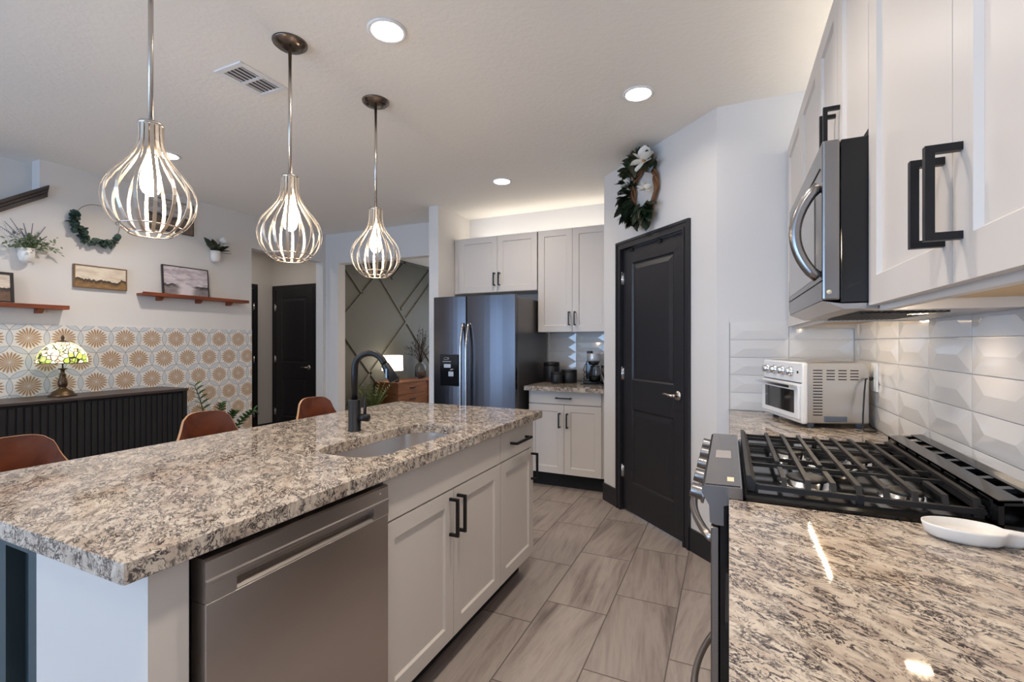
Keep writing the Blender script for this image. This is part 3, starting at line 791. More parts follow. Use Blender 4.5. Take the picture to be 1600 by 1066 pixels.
for i, x in enumerate((.125, .176, .228, .279, .331, .383, .436, .49)):
    if i % 2: g.bar([(x, gy1, .95), (x, gy1-.012, zt), (x, gy0+.012, zt), (x, gy0, .935)], .0085, .011, up=(1, 0, 0))
    else:
        g.bar([(x, gy1, .95), (x, gy1-.012, zt), (x, 1.535, zt)], .0085, .011, up=(1, 0, 0)); g.bar([(x, 1.47, zt), (x, gy0+.012, zt), (x, gy0, .935)], .0085, .011, up=(1, 0, 0))
for y_ in (1.99, 1.93, 1.80, 1.615, 1.53): g.bar([(.05, y_, .953), (.50, y_, .953)], .008, .010)
for y_ in (1.345, 2.005): g.bar([(.05, y_, .940), (.50, y_, .940)], .012, .012)
for x in (.06, .279, .49):
    for y_ in (1.345, 1.675, 2.005): g.box(x-.007, x+.007, y_-.007, y_+.007, .927, .948)
g.bar([(.495, gy0, .945), (.495, gy1, .945)], .010, .014)
g.build('grate', 'iron', rg)
m = MB()
m.box(.503, .512, ry0, ry1, .906, .978); m.box(.585, .594, ry0, ry1, .906, .990)
for i in range(9):
    y_ = ry0+i*(ry1-ry0-.022)/8; m.prism([(.503, .968), (.503, .978), (.594, .990), (.594, .980)], 'y', y_, y_+.022)
m.prism([(.503, .974), (.503, .980), (.540, .985), (.540, .979)], 'y', ry0, ry1); m.prism([(.566, .982), (.566, .988), (.594, .992), (.594, .986)], 'y', ry0, ry1)
m.box(.503, .594, ry0-.0, ry1, .906, .930)
m.build('rear_vent_trim', 'enamel', rg)

# spoon rest
sr = MB(); outl = []
N = 40
ax = Vector((1, -.10)).normalized(); ay = Vector((-ax.y, ax.x)); c0 = Vector((.424, 1.217))
for i in range(N):
    a = 2*pi*i/N; u = .068*cos(a); v_ = .043*sin(a)
    if cos(a) > .80: u = .068*.80+(cos(a)-.80)*.24; v_ = v_*.55
    outl.append((u, v_))
prof = [(.0, .0, .86), (.004, .0, .70), (.0, .0, .0)]
rings = [(1.0, .028), (.975, .028), (.93, .015), (.72, .006), (.3, .005), (.78, 0), (.93, .008), (1.0, .026)]
vs_ = []; fs = []
order = [(.3, .006), (.72, .007), (.92, .014), (.97, .027), (1.0, .028), (1.0, .024), (.93, .007), (.78, .0), (.3, 0)]
for k_, z_ in order:
    for u, v_ in outl:
        p2 = c0+ax*(u*k_)+ay*(v_*k_); vs_.append((p2.x, p2.y, .9165+z_))
for i in range(len(order)-1):
    for j in range(N): fs.append((i*N+j, i*N+(j+1) % N, (i+1)*N+(j+1) % N, (i+1)*N+j))
fs += [tuple(range(N)), tuple((len(order)-1)*N+j for j in range(N))]
sr._add(vs_, fs, smooth=True)
tag(sr.build('spoon_rest', 'offwhite'), 'white ceramic spoon rest lying on the granite beside the cooktop', 'spoon rest')

# ------------------------------------------------------------------ toaster oven (turned towards the aisle)
to = thing('toaster_oven', 'white and silver countertop toaster oven in the corner, side vents facing out', 'toaster oven', (.170, 2.885, .915), R(-71.5))
TW, TD, TH = .415, .262, .292
m = MB()
r_ = .03
prof = [(0, .022), (0, TH), (.02, TH+.008), (TD-.04, TH+.008), (TD-.012, TH-.004), (TD, TH-.03), (TD, .022)]
m.prism([(a+.024, b) for a, b in prof], 'x', .004, TW-.004); m.build('body', 'ovensteel', to, True, bevel=.006)
m = MB(); m.box(0, TW, 0, .026, .018, TH+.006, b=.008, seg=2); ff = m.build('front_frame', 'white', to, True)
m = MB(); m.box(.012, TW-.012, -.012, .002, .036, .198, b=.004); td = m.build('door', 'white', to, True)
m = MB(); m.box(.055, TW-.05, -.0135, -.011, .062, .168); m.build('window', 'ovenglass', td, True)
m = MB(); m.bar([(.03, -.012, .185), (.03, -.04, .187), (TW-.03, -.04, .187), (TW-.03, -.012, .185)], .018, .012); m.build('handle', 'chrome', td, True)
for i in range(4):
    m = MB(); mt_ = Matrix.Translation((.055+i*.085, -.001, .252)) @ Matrix.Rotation(R(90), 4, 'X')
    m.lathe([(0, 0), (.024, 0), (.024, .004), (.019, .007), (.017, .024), (0, .025)], (0, 0, 0), 20, mtx=mt_); kb = m.build('knob', 'chrome', to, True)
    MB().box(-.003, .003, -.0285, -.024, -.017, .017, mtx=Matrix.Translation((.055+i*.085, 0, .252))).build('knob_grip', 'silver', kb, True)
m = MB(); m.tube([(.375, .001, .252), (.375, -.003, .252)], .006, 10); m.build('indicator', 'blackmetal', to, True)
box('control_seam', 'blackmetal', .012, TW-.006, -.002, .002, .2015, .2055, parent=to, local=True)
m = MB()
def slot(y0, y1, z): m.box(TW-.006, TW-.0035, y0, y1, z, z+.0045)
for i in range(16): slot(.048, .088, .058+i*.0135)
for j in range(3):
    for i in range(4): slot(.105+j*.05, .140+j*.05, .2195+i*.0135)
m.build('side_vent', 'void', to, True)
m = MB(); m.box(TW-.006, TW+.004, .095, .19, .030, .056, b=.002); m.build('side_handle', 'rubber', to, True)
for xx in (.03, TW-.03):
    for yy in (.05, TD-.005):
        MB().lathe([(0, .001), (.013, .001), (.017, .03), (0, .03)], (xx, yy, 0), 12).build('foot', 'rubber', to, True)
cdd = MB(); cdd.tube([(.59, 2.61, 1.14), (.57, 2.60, 1.142), (.553, 2.565, 1.14), (.543, 2.54, 1.09), (.535, 2.525, .99), (.533, 2.52, .926), (.535, 2.50, .921), (.57, 2.49, .921), (.585, 2.52, .921), (.58, 2.60, .925), (.575, 2.65, .95)], .0035, 8)
cdd.tube([(.594, 2.61, 1.14), (.565, 2.605, 1.142)], .0085, 10)
cdd.build('power_cord', 'wire', to)
ol = thing('wall_outlet', 'white outlet plate on the backsplash where the black cord plugs in', 'outlet', (.596, 2.60, 1.145))
box('cover_plate', 'white', .5895, .5975, 2.555, 2.645, 1.085, 1.21, parent=ol, b=.002)
m = MB(); m.box(.588, .590, 2.583, 2.617, 1.105, 1.14, b=.0006); m.box(.588, .590, 2.583, 2.617, 1.155, 1.19, b=.0006); m.build('socket', 'offwhite', ol)

# ------------------------------------------------------------------ back alcove: fridge, cabinets
fr = thing('refrigerator', 'stainless side-by-side refrigerator with black water dispenser, in the back alcove', 'refrigerator', (-2.14, 3.8, 0))
FX0, FX1, FY = -2.575, -1.715, 3.80
MT['fridgeside'] = plain('grey_fridge_side', srgb(112, 110, 110), .3, .7)
box('cabinet', 'fridgeside', FX0+.012, FX1+.0, FY+.055, 4.58, .03, 1.715, parent=fr, b=.004)
SX = -2.214
def fdoor(x0, x1, nm):
    m = MB(); nseg = 8; pts = []
    for i in range(nseg+1):
        q = i/nseg; pts.append((x0+(x1-x0)*q, FY-.010*math.sin(pi*q)))
    pts = pts+[(x1, FY+.05), (x0, FY+.05)]
    m.prism(pts, 'z', .06, 1.735); return m.build(nm, 'fridge', fr, bevel=.004)
dl = fdoor(FX0, SX-.004, 'freezer_door'); drr = fdoor(SX+.004, FX1, 'fridge_door')
box('door_gasket', 'void', FX0+.02, FX1-.012, FY+.049, FY+.056, .07, 1.72, parent=fr)
for x, par in ((SX-.028, dl), (SX+.032, drr)):
    pts = [(x, FY-.008-.05*min(1, math.sin(pi*(i+.6)/19.2)*1.6), .42+1.06*i/18) for i in range(19)]
    m = MB(); m.tube(pts, .0105, 10, flat=1.7); m.build('handle', 'chrome', par)
m = MB(); m.box(-2.495, -2.289, FY-.0135, FY-.003, .893, 1.19, b=.006); dsp = m.build('dispenser', 'gloss', dl)
m = MB(); m.box(-2.45, -2.375, FY-.017, FY-.013, 1.065, 1.10, b=.002); m.build('display', 'silver', dsp)
m = MB(); m.box(-2.40, -2.345, FY-.017, FY-.013, .985, 1.03, b=.002); m.build('paddle', 'silver', dsp)
m = MB(); m.tube([(-2.385, FY-.018, 1.045), (-2.345, FY-.018, 1.052)], .006, 8); m.build('nozzle', 'chrome', dsp)
m = MB()
m.tube([(-2.425+.028*cos(a), FY-.0145, 1.152+.010*sin(a)) for a in [R(k) for k in range(200, 520, 20)]], .0016, 6)
m.tube([(-2.415, FY-.0145, 1.150), (-2.40, FY-.0145, 1.163), (-2.395, FY-.0145, 1.147)], .0012, 6)
for i in range(9): m.box(-2.462+i*.010, -2.456+i*.010, FY-.0145, FY-.0135, 1.120, 1.127)
m.build('logo', 'silver', dsp)
m = MB(); m.box(FX0+.01, FX1-.01, FY+.02, FY+.05, .005, .055); m.build('toe_grille', 'void', fr)

def bk_thing(name, label, cat, x0, y): return thing(name, label, cat, (x0, y, 0), 0)
bu = bk_thing('fridge_wall_cabinet', 'wide white wall cabinet above the refrigerator', 'cabinet', -2.585, 4.28)
carcass(bu, -.06, .886, .021, .338, 1.815, 2.39, False)
cdoor(bu, .002, .450, 1.818, 2.386, 0, .425, 1.945, .13, .06); cdoor(bu, .453, .884, 1.818, 2.386, 0, .480, 1.945, .13, .06)
tu = bk_thing('back_wall_cabinet', 'tall white wall cabinet above the coffee maker', 'cabinet', -1.694, 4.28)
carcass(tu, .004, .75, .021, .338, 1.403, 2.39, False)
cdoor(tu, .006, .350, 1.406, 2.386, 0, .325, 1.53, .13, .06); cdoor(tu, .353, .700, 1.406, 2.386, 0, .380, 1.53, .13, .06)
bb = bk_thing('back_base_cabinet', 'white base cabinet with drawer beside the refrigerator', 'cabinet', -1.66, 3.97)
carcass(bb, 0, .675, .021, .63, .135, .873, True); box('filler', 'cab', .675, .716, .02, .06, .135, .873, parent=bb, local=True)
cdrawer(bb, .004, .672, .757, .868, 0, True, .14); cdoor(bb, .004, .336, .14, .750, 0, .300, .615, .13); cdoor(bb, .340, .672, .14, .750, 0, .372, .615, .13)
tag(slab_with_hole('back_countertop', rounded(-1.672, -.945, 3.885, 4.604, (.004,)*4, 2), None, .876, .915, 'granite'), 'small granite counter beside the refrigerator under the canisters', 'countertop')
cv = strip('cove_light_strip', 'light strip lying on top of the back wall cabinets', 0, -.7, .85, 0, 40, 1, .9, True, led='ledsoft')
# the helper lays strips along Y: this one runs along the back wall
cv.location = (-1.72, 4.50, 2.396); cv.rotation_euler = (0, 0, R(90))
for ch in cv.children: ch.matrix_parent_inverse = Matrix.Identity(4)
bpy.context.view_layer.update()
lo = [o for o in COL.objects if o.name.startswith('strip_light')][-1]; lo.location = (-1.78, 4.50, 2.41); lo.rotation_euler = (R(180), 0, R(90))


# canisters & coffee maker
def canister(label, x, y, r_, h):
    c_ = thing('canister', label, 'canister', (x, y, .915), 0, 'black canisters by the fridge')
    MB().lathe([(0, .001), (r_*.92, .001), (r_, .008), (r_, h*.80), (r_*.97, h*.81)], (x, y, .915), 28).build('jar', 'cancoat', c_)
    MB().lathe([(r_*.95, h*.80), (r_*1.0, h*.82), (r_*1.0, h*.97), (r_*.97, h), (0, h)], (x, y, .915), 28).build('lid', 'cancoat', c_)
MT['cancoat'] = plain('matte_black_canister', srgb(26, 27, 30), .45)
canister('tallest of the black canisters, at the back next to the fridge', -1.60, 4.42, .080, .195)
canister('smallest black canister, in front of the tallest one', -1.49, 4.26, .058, .108)
canister('mid-size black canister nearest the coffee maker', -1.405, 4.38, .075, .125)
cm = thing('coffee_maker', 'silver and glass coffee maker on the back counter, half hidden by the wall', 'coffee maker', (-1.13, 4.34, .915))
ty = MB(); ty.box(-1.25, -.985, 4.22, 4.47, .916, .922, b=.002)
tag(ty.build('serving_tray', 'blackmetal'), 'black tray under the coffee maker on the back counter', 'tray')
MB().box(-1.232, -1.098, 4.255, 4.452, .9235, .940, b=.006).build('base', 'blackmetal', cm)
MB().box(-1.235, -1.165, 4.36, 4.45, .938, 1.13, b=.01).build('water_tank', 'gloss', cm)
MB().lathe([(0, 1.125), (.062, 1.125), (.066, 1.14), (.066, 1.19), (.060, 1.20), (0, 1.20)], (-1.16, 4.37, 0), 28).build('brew_head', 'silver', cm)
MB().box(-1.22, -1.175, 4.34, 4.40, 1.20, 1.222, b=.004).build('lid', 'blackmetal', cm)
MB().lathe([(0, 1.09), (.04, 1.09), (.058, 1.125), (0, 1.125)], (-1.16, 4.37, 0), 24).build('filter_cone', 'blackmetal', cm)
MB().lathe([(0, .941), (.05, .941), (.056, .96), (.052, 1.05), (.042, 1.075), (.046, 1.085), (.043, 1.085), (.038, 1.075), (.048, 1.05), (.052, .96), (0, .945)], (-1.13, 4.30, 0), 28).build('carafe', 'glass', cm)
MB().lathe([(0, .946), (.049, .946), (.05, .99), (0, .99)], (-1.13, 4.30, 0), 24).build('coffee', 'gloss', cm)
m = MB(); m.lathe([(0, .941), (.032, .941), (.036, 1.07), (.037, 1.11), (.034, 1.11), (.033, 1.07), (0, .95)], (-1.028, 4.275, -.0165), 20); tag(m.build('glass_canister', 'glass'), 'clear glass jar on the black tray, right of the coffee carafe', 'jar')
bpy.data.objects['glass_canister'].name = 'glass_jar'
cc = MB(); cc.tube([(-1.235, 4.42, 1.12), (-1.27, 4.45, 1.08), (-1.30, 4.50, 1.03), (-1.265, 4.5, .99), (-1.29, 4.47, .95), (-1.262, 4.46, .930)], .0035, 6)
cc.tube([(-1.25, 4.47, 1.05), (-1.29, 4.49, 1.0), (-1.275, 4.46, .93)], .003, 6)
cc.build('power_cord', 'wire', cm)

# ------------------------------------------------------------------ pendants
def pendant(label, x, y):
    p_ = thing('pendant_lamp', label, 'pendant lamp', (x, y, 1.68), 0, 'cage pendants over the island')
    MB().lathe([(0, CZ-.022), (.03, CZ-.022), (.062, CZ-.018), (.066, CZ-.010), (.074, CZ-.008), (.076, CZ), (0, CZ)], (x, y, 0), 32).build('canopy', 'canopymetal', p_)
    MB().tube([(x, y, 2.06), (x, y, CZ-.02)], .0078, 12).build('rod', 'nickel', p_)
    MB().lathe([(0, 2.068), (.036, 2.068), (.038, 2.064), (.038, 2.058), (.034, 2.056), (.010, 2.056), (0, 2.056)], (x, y, 0), 28).build('top_cap', 'nickel', p_)
    MB().lathe([(0, 1.955), (.020, 1.955), (.022, 1.96), (.022, 2.05), (0, 2.055)], (x, y, 0), 18).build('socket', 'nickel', p_)
    prof = [(.036, 2.060), (.036, 2.03), (.038, 2.00), (.043, 1.975), (.056, 1.945), (.078, 1.915), (.103, 1.885), (.123, 1.855), (.134, 1.825), (.137, 1.80), (.133, 1.770), (.121, 1.740), (.103, 1.713), (.083, 1.694), (.062, 1.680)]
    for k_ in range(16):
        a = 2*pi*k_/16; m = MB(); pts = [(x+r_*cos(a), y+r_*sin(a), z) for r_, z in prof]
        tang = Vector((-sin(a), cos(a), 0)); vs_ = []; fs = []
        for i, p in enumerate(pts):
            p = Vector(p); wd = .0053; nrm = Vector((cos(a), sin(a), 0))*.0011
            vs_ += [p-tang*wd-nrm, p+tang*wd-nrm, p+tang*wd+nrm, p-tang*wd+nrm]
        for i in range(len(pts)-1):
            for j in range(4): fs.append((i*4+j, i*4+(j+1) % 4, i*4+4+(j+1) % 4, i*4+4+j))
        m._add(vs_, fs, smooth=False); m.build('rib', 'satin', p_)
    for r_, z, nm in ((.062, 1.680, 'bottom_ring'), (.094, 1.705, 'lower_ring')):
        MB().tube([(x+r_*cos(2*pi*i/40), y+r_*sin(2*pi*i/40), z) for i in range(40)], .0026, 6, True).build(nm, 'nickel', p_)
    MB().lathe([(0, 1.815), (.012, 1.817), (.024, 1.828), (.030, 1.845), (.0315, 1.862), (.029, 1.885), (.022, 1.915), (.016, 1.94), (.014, 1.956), (0, 1.956)], (x, y, 0), 20).build('bulb', 'bulb', p_)
    return p_
MT['canopymetal'] = plain('dark_nickel', srgb(120, 110, 102), .25, 1)
p0 = pendant('nearest cage pendant, hanging in front of the leafy hoop on the left wall', -1.83, .967)
for (x, y, lb_) in ((-1.83, 1.541, 'middle cage pendant, hanging in front of the hall opening'), (-1.831, 2.12, 'farthest cage pendant, hanging in front of the diamond-panelled wall')):
    dup(p0, (x, y, 1.68), lb_)

# recessed lights and the ceiling vent
def can(x, y, label):
    c_ = thing('recessed_light', label, 'ceiling light', (x, y, CZ), 0, 'recessed ceiling lights')
    MB().lathe([(.066, 0), (.086, 0), (.086, -.004), (.078, -.009), (.068, -.006), (.066, 0)], (x, y, CZ), 36).build('trim_ring', 'white', c_)
    MB().lathe([(0, -.006), (.067, -.006), (.067, -.001), (0, -.001)], (x, y, CZ), 36).build('diffuser', 'canlight', c_)
    return c_
c0_ = can(*LAMPS[0], 'lit recessed ceiling light nearest the camera, high above the faucet')
for (x, y), lb_ in zip(LAMPS[1:], ('lit recessed ceiling light closest to the magnolia wreath over the pantry door', 'lit recessed ceiling light seen just right of the nearest pendant', 'small lit recessed ceiling light in front of the fridge alcove')):
    dup(c0_, (x, y, CZ), lb_)
for (x, y) in LAMPS_ADDED: dup(c0_, (x, y, CZ), 'unseen recessed ceiling light added for brightness')
vt = thing('ceiling_vent', 'white louvred air vent in the ceiling between two pendants', 'vent', (-2.26, 1.68, CZ))
vx0, vx1, vy0, vy1 = -2.365, -2.165, 1.535, 1.812
m = MB()
for a in ((vx0, vx1, vy0, vy0+.03), (vx0, vx1, vy1-.03, vy1), (vx0, vx0+.03, vy0+.03, vy1-.03), (vx1-.03, vx1, vy0+.03, vy1-.03)): m.box(*a, CZ-.009, CZ, b=.002)
ym = (vy0+vy1)/2; m.box(vx0+.03, vx1-.03, ym-.008, ym+.008, CZ-.008, CZ)
m.build('frame', 'white', vt)
box('backing', 'ventdark', vx0+.03, vx1-.03, vy0+.03, vy1-.03, CZ-.0015, CZ-.0005, parent=vt) if 'ventdark' in MT else None
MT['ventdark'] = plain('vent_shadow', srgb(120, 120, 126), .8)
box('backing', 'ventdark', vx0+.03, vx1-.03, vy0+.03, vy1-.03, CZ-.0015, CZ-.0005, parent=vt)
m = MB()
for i in range(5):
    x = vx0+.036+i*.0275
    for ya, yb in ((vy0+.031, ym-.008), (ym+.008, vy1-.031)):
        m.prism([(x, CZ-.002), (x+.003, CZ-.002), (x+.019, CZ-.0085), (x+.016, CZ-.0085)], 'y', ya, yb)
m.build('louvre', 'white', vt)

# ------------------------------------------------------------------ bar stools
def stool(label, x, y, rz):
    s_ = thing('bar_stool', label, 'bar stool', (x, y, 0), rz, 'walnut bar stools along the island')
    # local: +x towards the island
    m = MB(); vs_ = []; fs = []; nu, nv = 26, 16; T = .011
    for side in (0, 1):
        for j in range(nv+1):
            v_ = j/nv; ext = R(28)+R(84)*(1-v_)**1.9; r_ = .195+.025*v_+side*T
            if v_ > .86: ext *= 1-.24*((v_-.86)/.14)**3
            for i in range(nu+1):
                u = -1+2*i/nu; a = pi+u*ext
                vs_.append((r_*cos(a)+.01, r_*1.0*sin(a), .66+.312*v_-.012*abs(u)**4*v_))
    nn = (nu+1)*(nv+1)
    for side in (0, 1):
        for j in range(nv):
            for i in range(nu):
                a = side*nn+j*(nu+1)+i; fs.append((a, a+1, a+nu+2, a+nu+1))
    m._add(vs_, fs, smooth=True); bk = m.build('backrest', 'walnut', s_, True)
    e_ = MB(); loop = [(0, i) for i in range(0)]
    def idx(j, i): return j*(nu+1)+i
    path = [idx(j, 0) for j in range(nv+1)]+[idx(nv, i) for i in range(1, nu+1)]+[idx(j, nu) for j in range(nv-1, -1, -1)]
    ev = [vs_[k_] for k_ in path]+[vs_[nn+k_] for k_ in path]; L_ = len(path)
    e_._add(ev, [(i, i+1, L_+i+1, L_+i) for i in range(L_-1)]); e_.build('ply_edge', 'plyedge', bk, True)
    MB().lathe([(0, .635), (.19, .632), (.215, .645), (.215, .662), (.20, .672), (0, .668)], (0, 0, 0), 32).build('seat', 'walnut', s_, True)
    for sx in (-1, 1):
        for sy in (-1, 1):
            MB().tube([(sx*.13, sy*.13, .635), (sx*.20, sy*.20, .004)], [.011, .009], 10).build('leg', 'blackmetal', s_, True)
    MB().tube([(.182*a, .182*b, .22) for a, b in ((1, 1), (-1, 1), (-1, -1), (1, -1))], .008, 8, True).build('footrest', 'blackmetal', s_, True)
    return s_
s0 = stool('walnut bar stool nearest the camera, its back cut off by the photo edge', -2.09, .77, R(-2))
dup(s0, (-2.09, 1.415, 0), 'middle walnut bar stool, in front of the end of the black sideboard', R(-10))
dup(s0, (-2.09, 2.065, 0), 'farthest walnut bar stool, in front of the dark hall door', R(-10))

# ------------------------------------------------------------------ left wall: sideboard, lamp, shelves, art, plants
sd = thing('sideboard', 'long black sideboard with fluted doors against the flowered tile', 'sideboard', (-4.49, 1.3, 0))
SX0, SX1, SY0, SY1, SH = -4.685, -4.30, .35, 2.56, .905
m = MB(); m.box(SX0, SX1-.02, SY0, SY1, .10, SH-.022); m.box(SX1-.022, SX1-.004, SY1-.035, SY1, .10, SH-.022); m.box(SX1-.022, SX1-.004, SY0, SY0+.035, .10, SH-.022)
m.build('body', 'ebony', sd)
MB().box(SX0, SX1+.006, SY0-.006, SY1+.006, SH-.022, SH, b=.003).build('top', 'sidetop', sd)
for a, b in ((SY0+.04, 1.06), (1.10, 1.795), (1.835, SY1-.038)):
    m = MB(); m.box(SX1-.02, SX1-.010, a, b, .13, SH-.04)
    nsl = int((b-a)/.040)
    for i in range(nsl):
        y_ = a+(b-a)*(i+.5)/nsl
        m.prism([(SX1-.010, y_-.017), (SX1-.001, y_-.013), (SX1-.001, y_+.013), (SX1-.010, y_+.017)], 'z', .13, SH-.04)
    m.build('fluted_door', 'ebony', sd)
for a in (1.08, 1.815): box('stile', 'ebony', SX1-.02, SX1-.002, a-.018, a+.018, .10, SH-.023, parent=sd)
for y_ in (SY0+.05, SY1-.05):
    for x in (SX0+.05, SX1-.06): MB().tube([(x, y_, .0), (x, y_, .10)], .02, 10).build('leg', 'ebony', sd)

lx, ly = -4.50, 1.79
tl = thing('table_lamp', 'lit leaded-glass table lamp on bronze foot, on the black sideboard', 'table lamp', (lx, ly, SH))
MB().lathe([(0, .001), (.082, .001), (.083, .008), (.068, .016), (.058, .035), (.032, .05), (.022, .06), (.020, .068), (.026, .075), (.029, .095), (.026, .115), (.019, .14), (.016, .155), (.019, .160), (.017, .166), (.012, .17), (.012, .195), (.026, .20), (.026, .207), (0, .207)], (lx, ly, SH), 28).build('base', 'bronze', tl)
sh_ = MB()
prof = [(.140, .247), (.142, .255), (.140, .285), (.130, .32), (.108, .355), (.078, .382), (.045, .398), (.030, .402)]
sh_.lathe(prof+[(r_-.003, z-.002) for r_, z in prof[::-1]], (0, 0, 0), 40)
so = sh_.build('lamp_shade', 'stained'); so.parent = tl; so.matrix_parent_inverse = Matrix.Identity(4)
MB().tube([(lx+.14*cos(2*pi*i/40), ly+.14*sin(2*pi*i/40), SH+.247) for i in range(40)], .003, 6, True).build('shade_rim', 'lead', tl)
MB().lathe([(.0, .40), (.034, .40), (.036, .404), (.014, .412), (.006, .418), (.010, .426), (.011, .436), (.006, .448), (0, .456)], (lx, ly, SH), 20).build('finial', 'bronze', tl)
MB().ball((lx, ly, SH+.27), .026).build('bulb', 'bulb', tl)
MB().tube([(lx, ly, SH+.205), (lx, ly, SH+.40)], .005, 8).build('stem', 'bronze', tl)
point('table_lamp_light', (lx+.0, ly, SH+.31), 18, (1, .66, .30), .03)

def shelf(label, y0, y1, z, brs):
    s_ = thing('picture_shelf', label, 'shelf', (-4.69, (y0+y1)/2, z), 0, 'mahogany picture ledges')
    m = MB(); m.box(-4.70, -4.60, y0, y1, z-.020, z); m.box(-4.606, -4.594, y0+.0, y1, z-.020, z+.010); m.build('board', 'mahogany', s_, bevel=.002)
    for y_ in brs: MB().prism([(-4.70, z-.021), (-4.63, z-.021), (-4.66, z-.052), (-4.70, z-.055)], 'y', y_-.018, y_+.018).build('bracket', 'mahogany', s_)
shelf('reddish wood picture ledge carrying the river painting', 2.37, 3.36, 1.735, (2.54, 2.885, 3.19))
shelf('reddish wood picture ledge at the left edge above the lamp', .75, 1.87, 1.575, (.95, 1.72))

def art(name, label, y0, y1, z0, z1, mat, fmat, lean=0, x=-4.70, dep=.025, fw=.008):
    a_ = thing(name, label, 'painting', (x, y0, z0)); a_.rotation_euler = (0, -lean, R(0))
    # local: y across, z up, +x out of wall
    m = MB(); w_ = y1-y0; h_ = z1-z0
    for q in ((0, w_, 0, fw), (0, w_, h_-fw, h_), (0, fw, fw, h_-fw), (w_-fw, w_, fw, h_-fw)): m.box(0.001, dep, *q)
    m.build('frame', fmat, a_, True)
    c_ = MB().box(fw, w_-fw, -dep+.004, -.003, fw, h_-fw).build('canvas', mat, a_, True); c_.rotation_euler = (0, 0, R(90)); 
    return a_
art('painting', 'small gold-framed meadow painting hung on the bare wall', 1.929, 2.289, 1.742, 1.925, 'art1', 'artgold')
art('painting', 'black-framed grey river painting leaning on the picture ledge', 2.552, 2.965, 1.737, 2.012, 'art2', 'artblack', R(5), -4.655)
art('painting', 'stormy landscape canvas behind the nearest pendant', 2.44, 2.846, 2.325, 2.615, 'art3', 'artblack', dep=.02, fw=.004)
art('painting', 'dark-framed painting on the ledge cut off by the left photo edge', 1.22, 1.575, 1.577, 1.80, 'art4', 'artblack', R(5), -4.655, fw=.018)

def rot_to(d, roll=0):
    d = Vector(d).normalized(); q = d.to_track_quat('Y', 'Z'); return q.to_matrix().to_4x4() @ Matrix.Rotation(roll, 4, 'Y')
rnd = random.Random(11)
# eucalyptus hoop
wy, wz, wr = 2.088, 2.275, .150
hp = thing('leafy_hoop', 'thin wire hoop half wrapped in round eucalyptus leaves, on the left wall', 'wreath', (-4.68, wy, wz))
MB().tube([(-4.685, wy+wr*cos(2*pi*i/48), wz+wr*sin(2*pi*i/48)) for i in range(48)], .0022, 6, True).build('wire_ring', 'artgold', hp)
m = MB()
for i in range(70):
    a = R(rnd.choice([rnd.uniform(165, 350), rnd.uniform(210, 300), rnd.uniform(165, 215)])); k_ = wr+rnd.gauss(0, .012)
    c_ = Vector((-4.675+rnd.uniform(0, .03), wy+k_*cos(a), wz+k_*sin(a)))
    d = Vector((rnd.uniform(.1, .7), cos(a+rnd.uniform(-1.3, 1.3)), sin(a+rnd.uniform(-1.3, 1.3))))
    m.leaf(rnd.uniform(.045, .068), rnd.uniform(.045, .062), Matrix.Translation(c_) @ rot_to(d, rnd.uniform(-.8, .8)), .1)
m.build('foliage', 'euca', hp)

def wall_pot(name, label, y, z0, z1, r_):
    p_ = thing(name, label, 'wall planter', (-4.70+r_, y, z0)); h_ = z1-z0
    MB().lathe([(0, 0), (r_*.55, .002), (r_*.85, h_*.15), (r_, h_*.5), (r_, h_), (r_*.93, h_), (r_*.9, h_*.7), (0, h_*.6)], (-4.70+r_+.001, y, z0), 24).build('pot', 'offwhite', p_)
    return p_
pp = wall_pot('wall_planter', 'white wall pot of lavender and herbs below the dark stair cap', 1.645, 1.885, 1.99, .045)
m = MB()
for i in range(320):
    a = rnd.uniform(0, 2*pi); rr = abs(rnd.gauss(0, .07)); c_ = Vector((-4.645+cos(a)*rr*.35+.01, 1.665+sin(a)*rr*1.1, 1.99+abs(rnd.gauss(.035, .035))-rr*.15))
    c_.x = max(c_.x, -4.69)
    d = Vector((rnd.uniform(-.2, .7), rnd.uniform(-1, 1), rnd.uniform(-.2, 1)))
    m.leaf(rnd.uniform(.016, .032), rnd.uniform(.010, .018), Matrix.Translation(c_) @ rot_to(d, rnd.uniform(-1, 1)), .15, 3)
for i in range(26):
    c_ = Vector((-4.64, 1.70+i*.0055, 1.995+.03*sin(i*.16)))
    m.leaf(.022, .012, Matrix.Translation(c_) @ rot_to((rnd.uniform(-.1, .4), 1, rnd.uniform(-1, 1))), .1, 3)
m.build('foliage', 'herb', pp)
m = MB()
for (dy, dz) in ((-.13, .16), (-.10, .19), (-.03, .17), (0.02, .18), (.055, .12), (.09, .17), (-.05, .13), (.10, .10), (-.15, .12)):
    b0 = Vector((-4.645, 1.66, 2.0)); e0 = Vector((-4.655, 1.66+dy, 2.0+dz)); m.tube([b0, (b0+e0)/2+Vector((.004, 0, .01)), e0], .0012, 5)
    for k_ in range(9):
        q = .5+k_*.06; c_ = b0.lerp(e0, q); m.ball((c_.x, c_.y, c_.z), .0042*(1.25-q*.45), sz=1.3, seg=6)
m.build('lavender_stem', 'lav', pp)

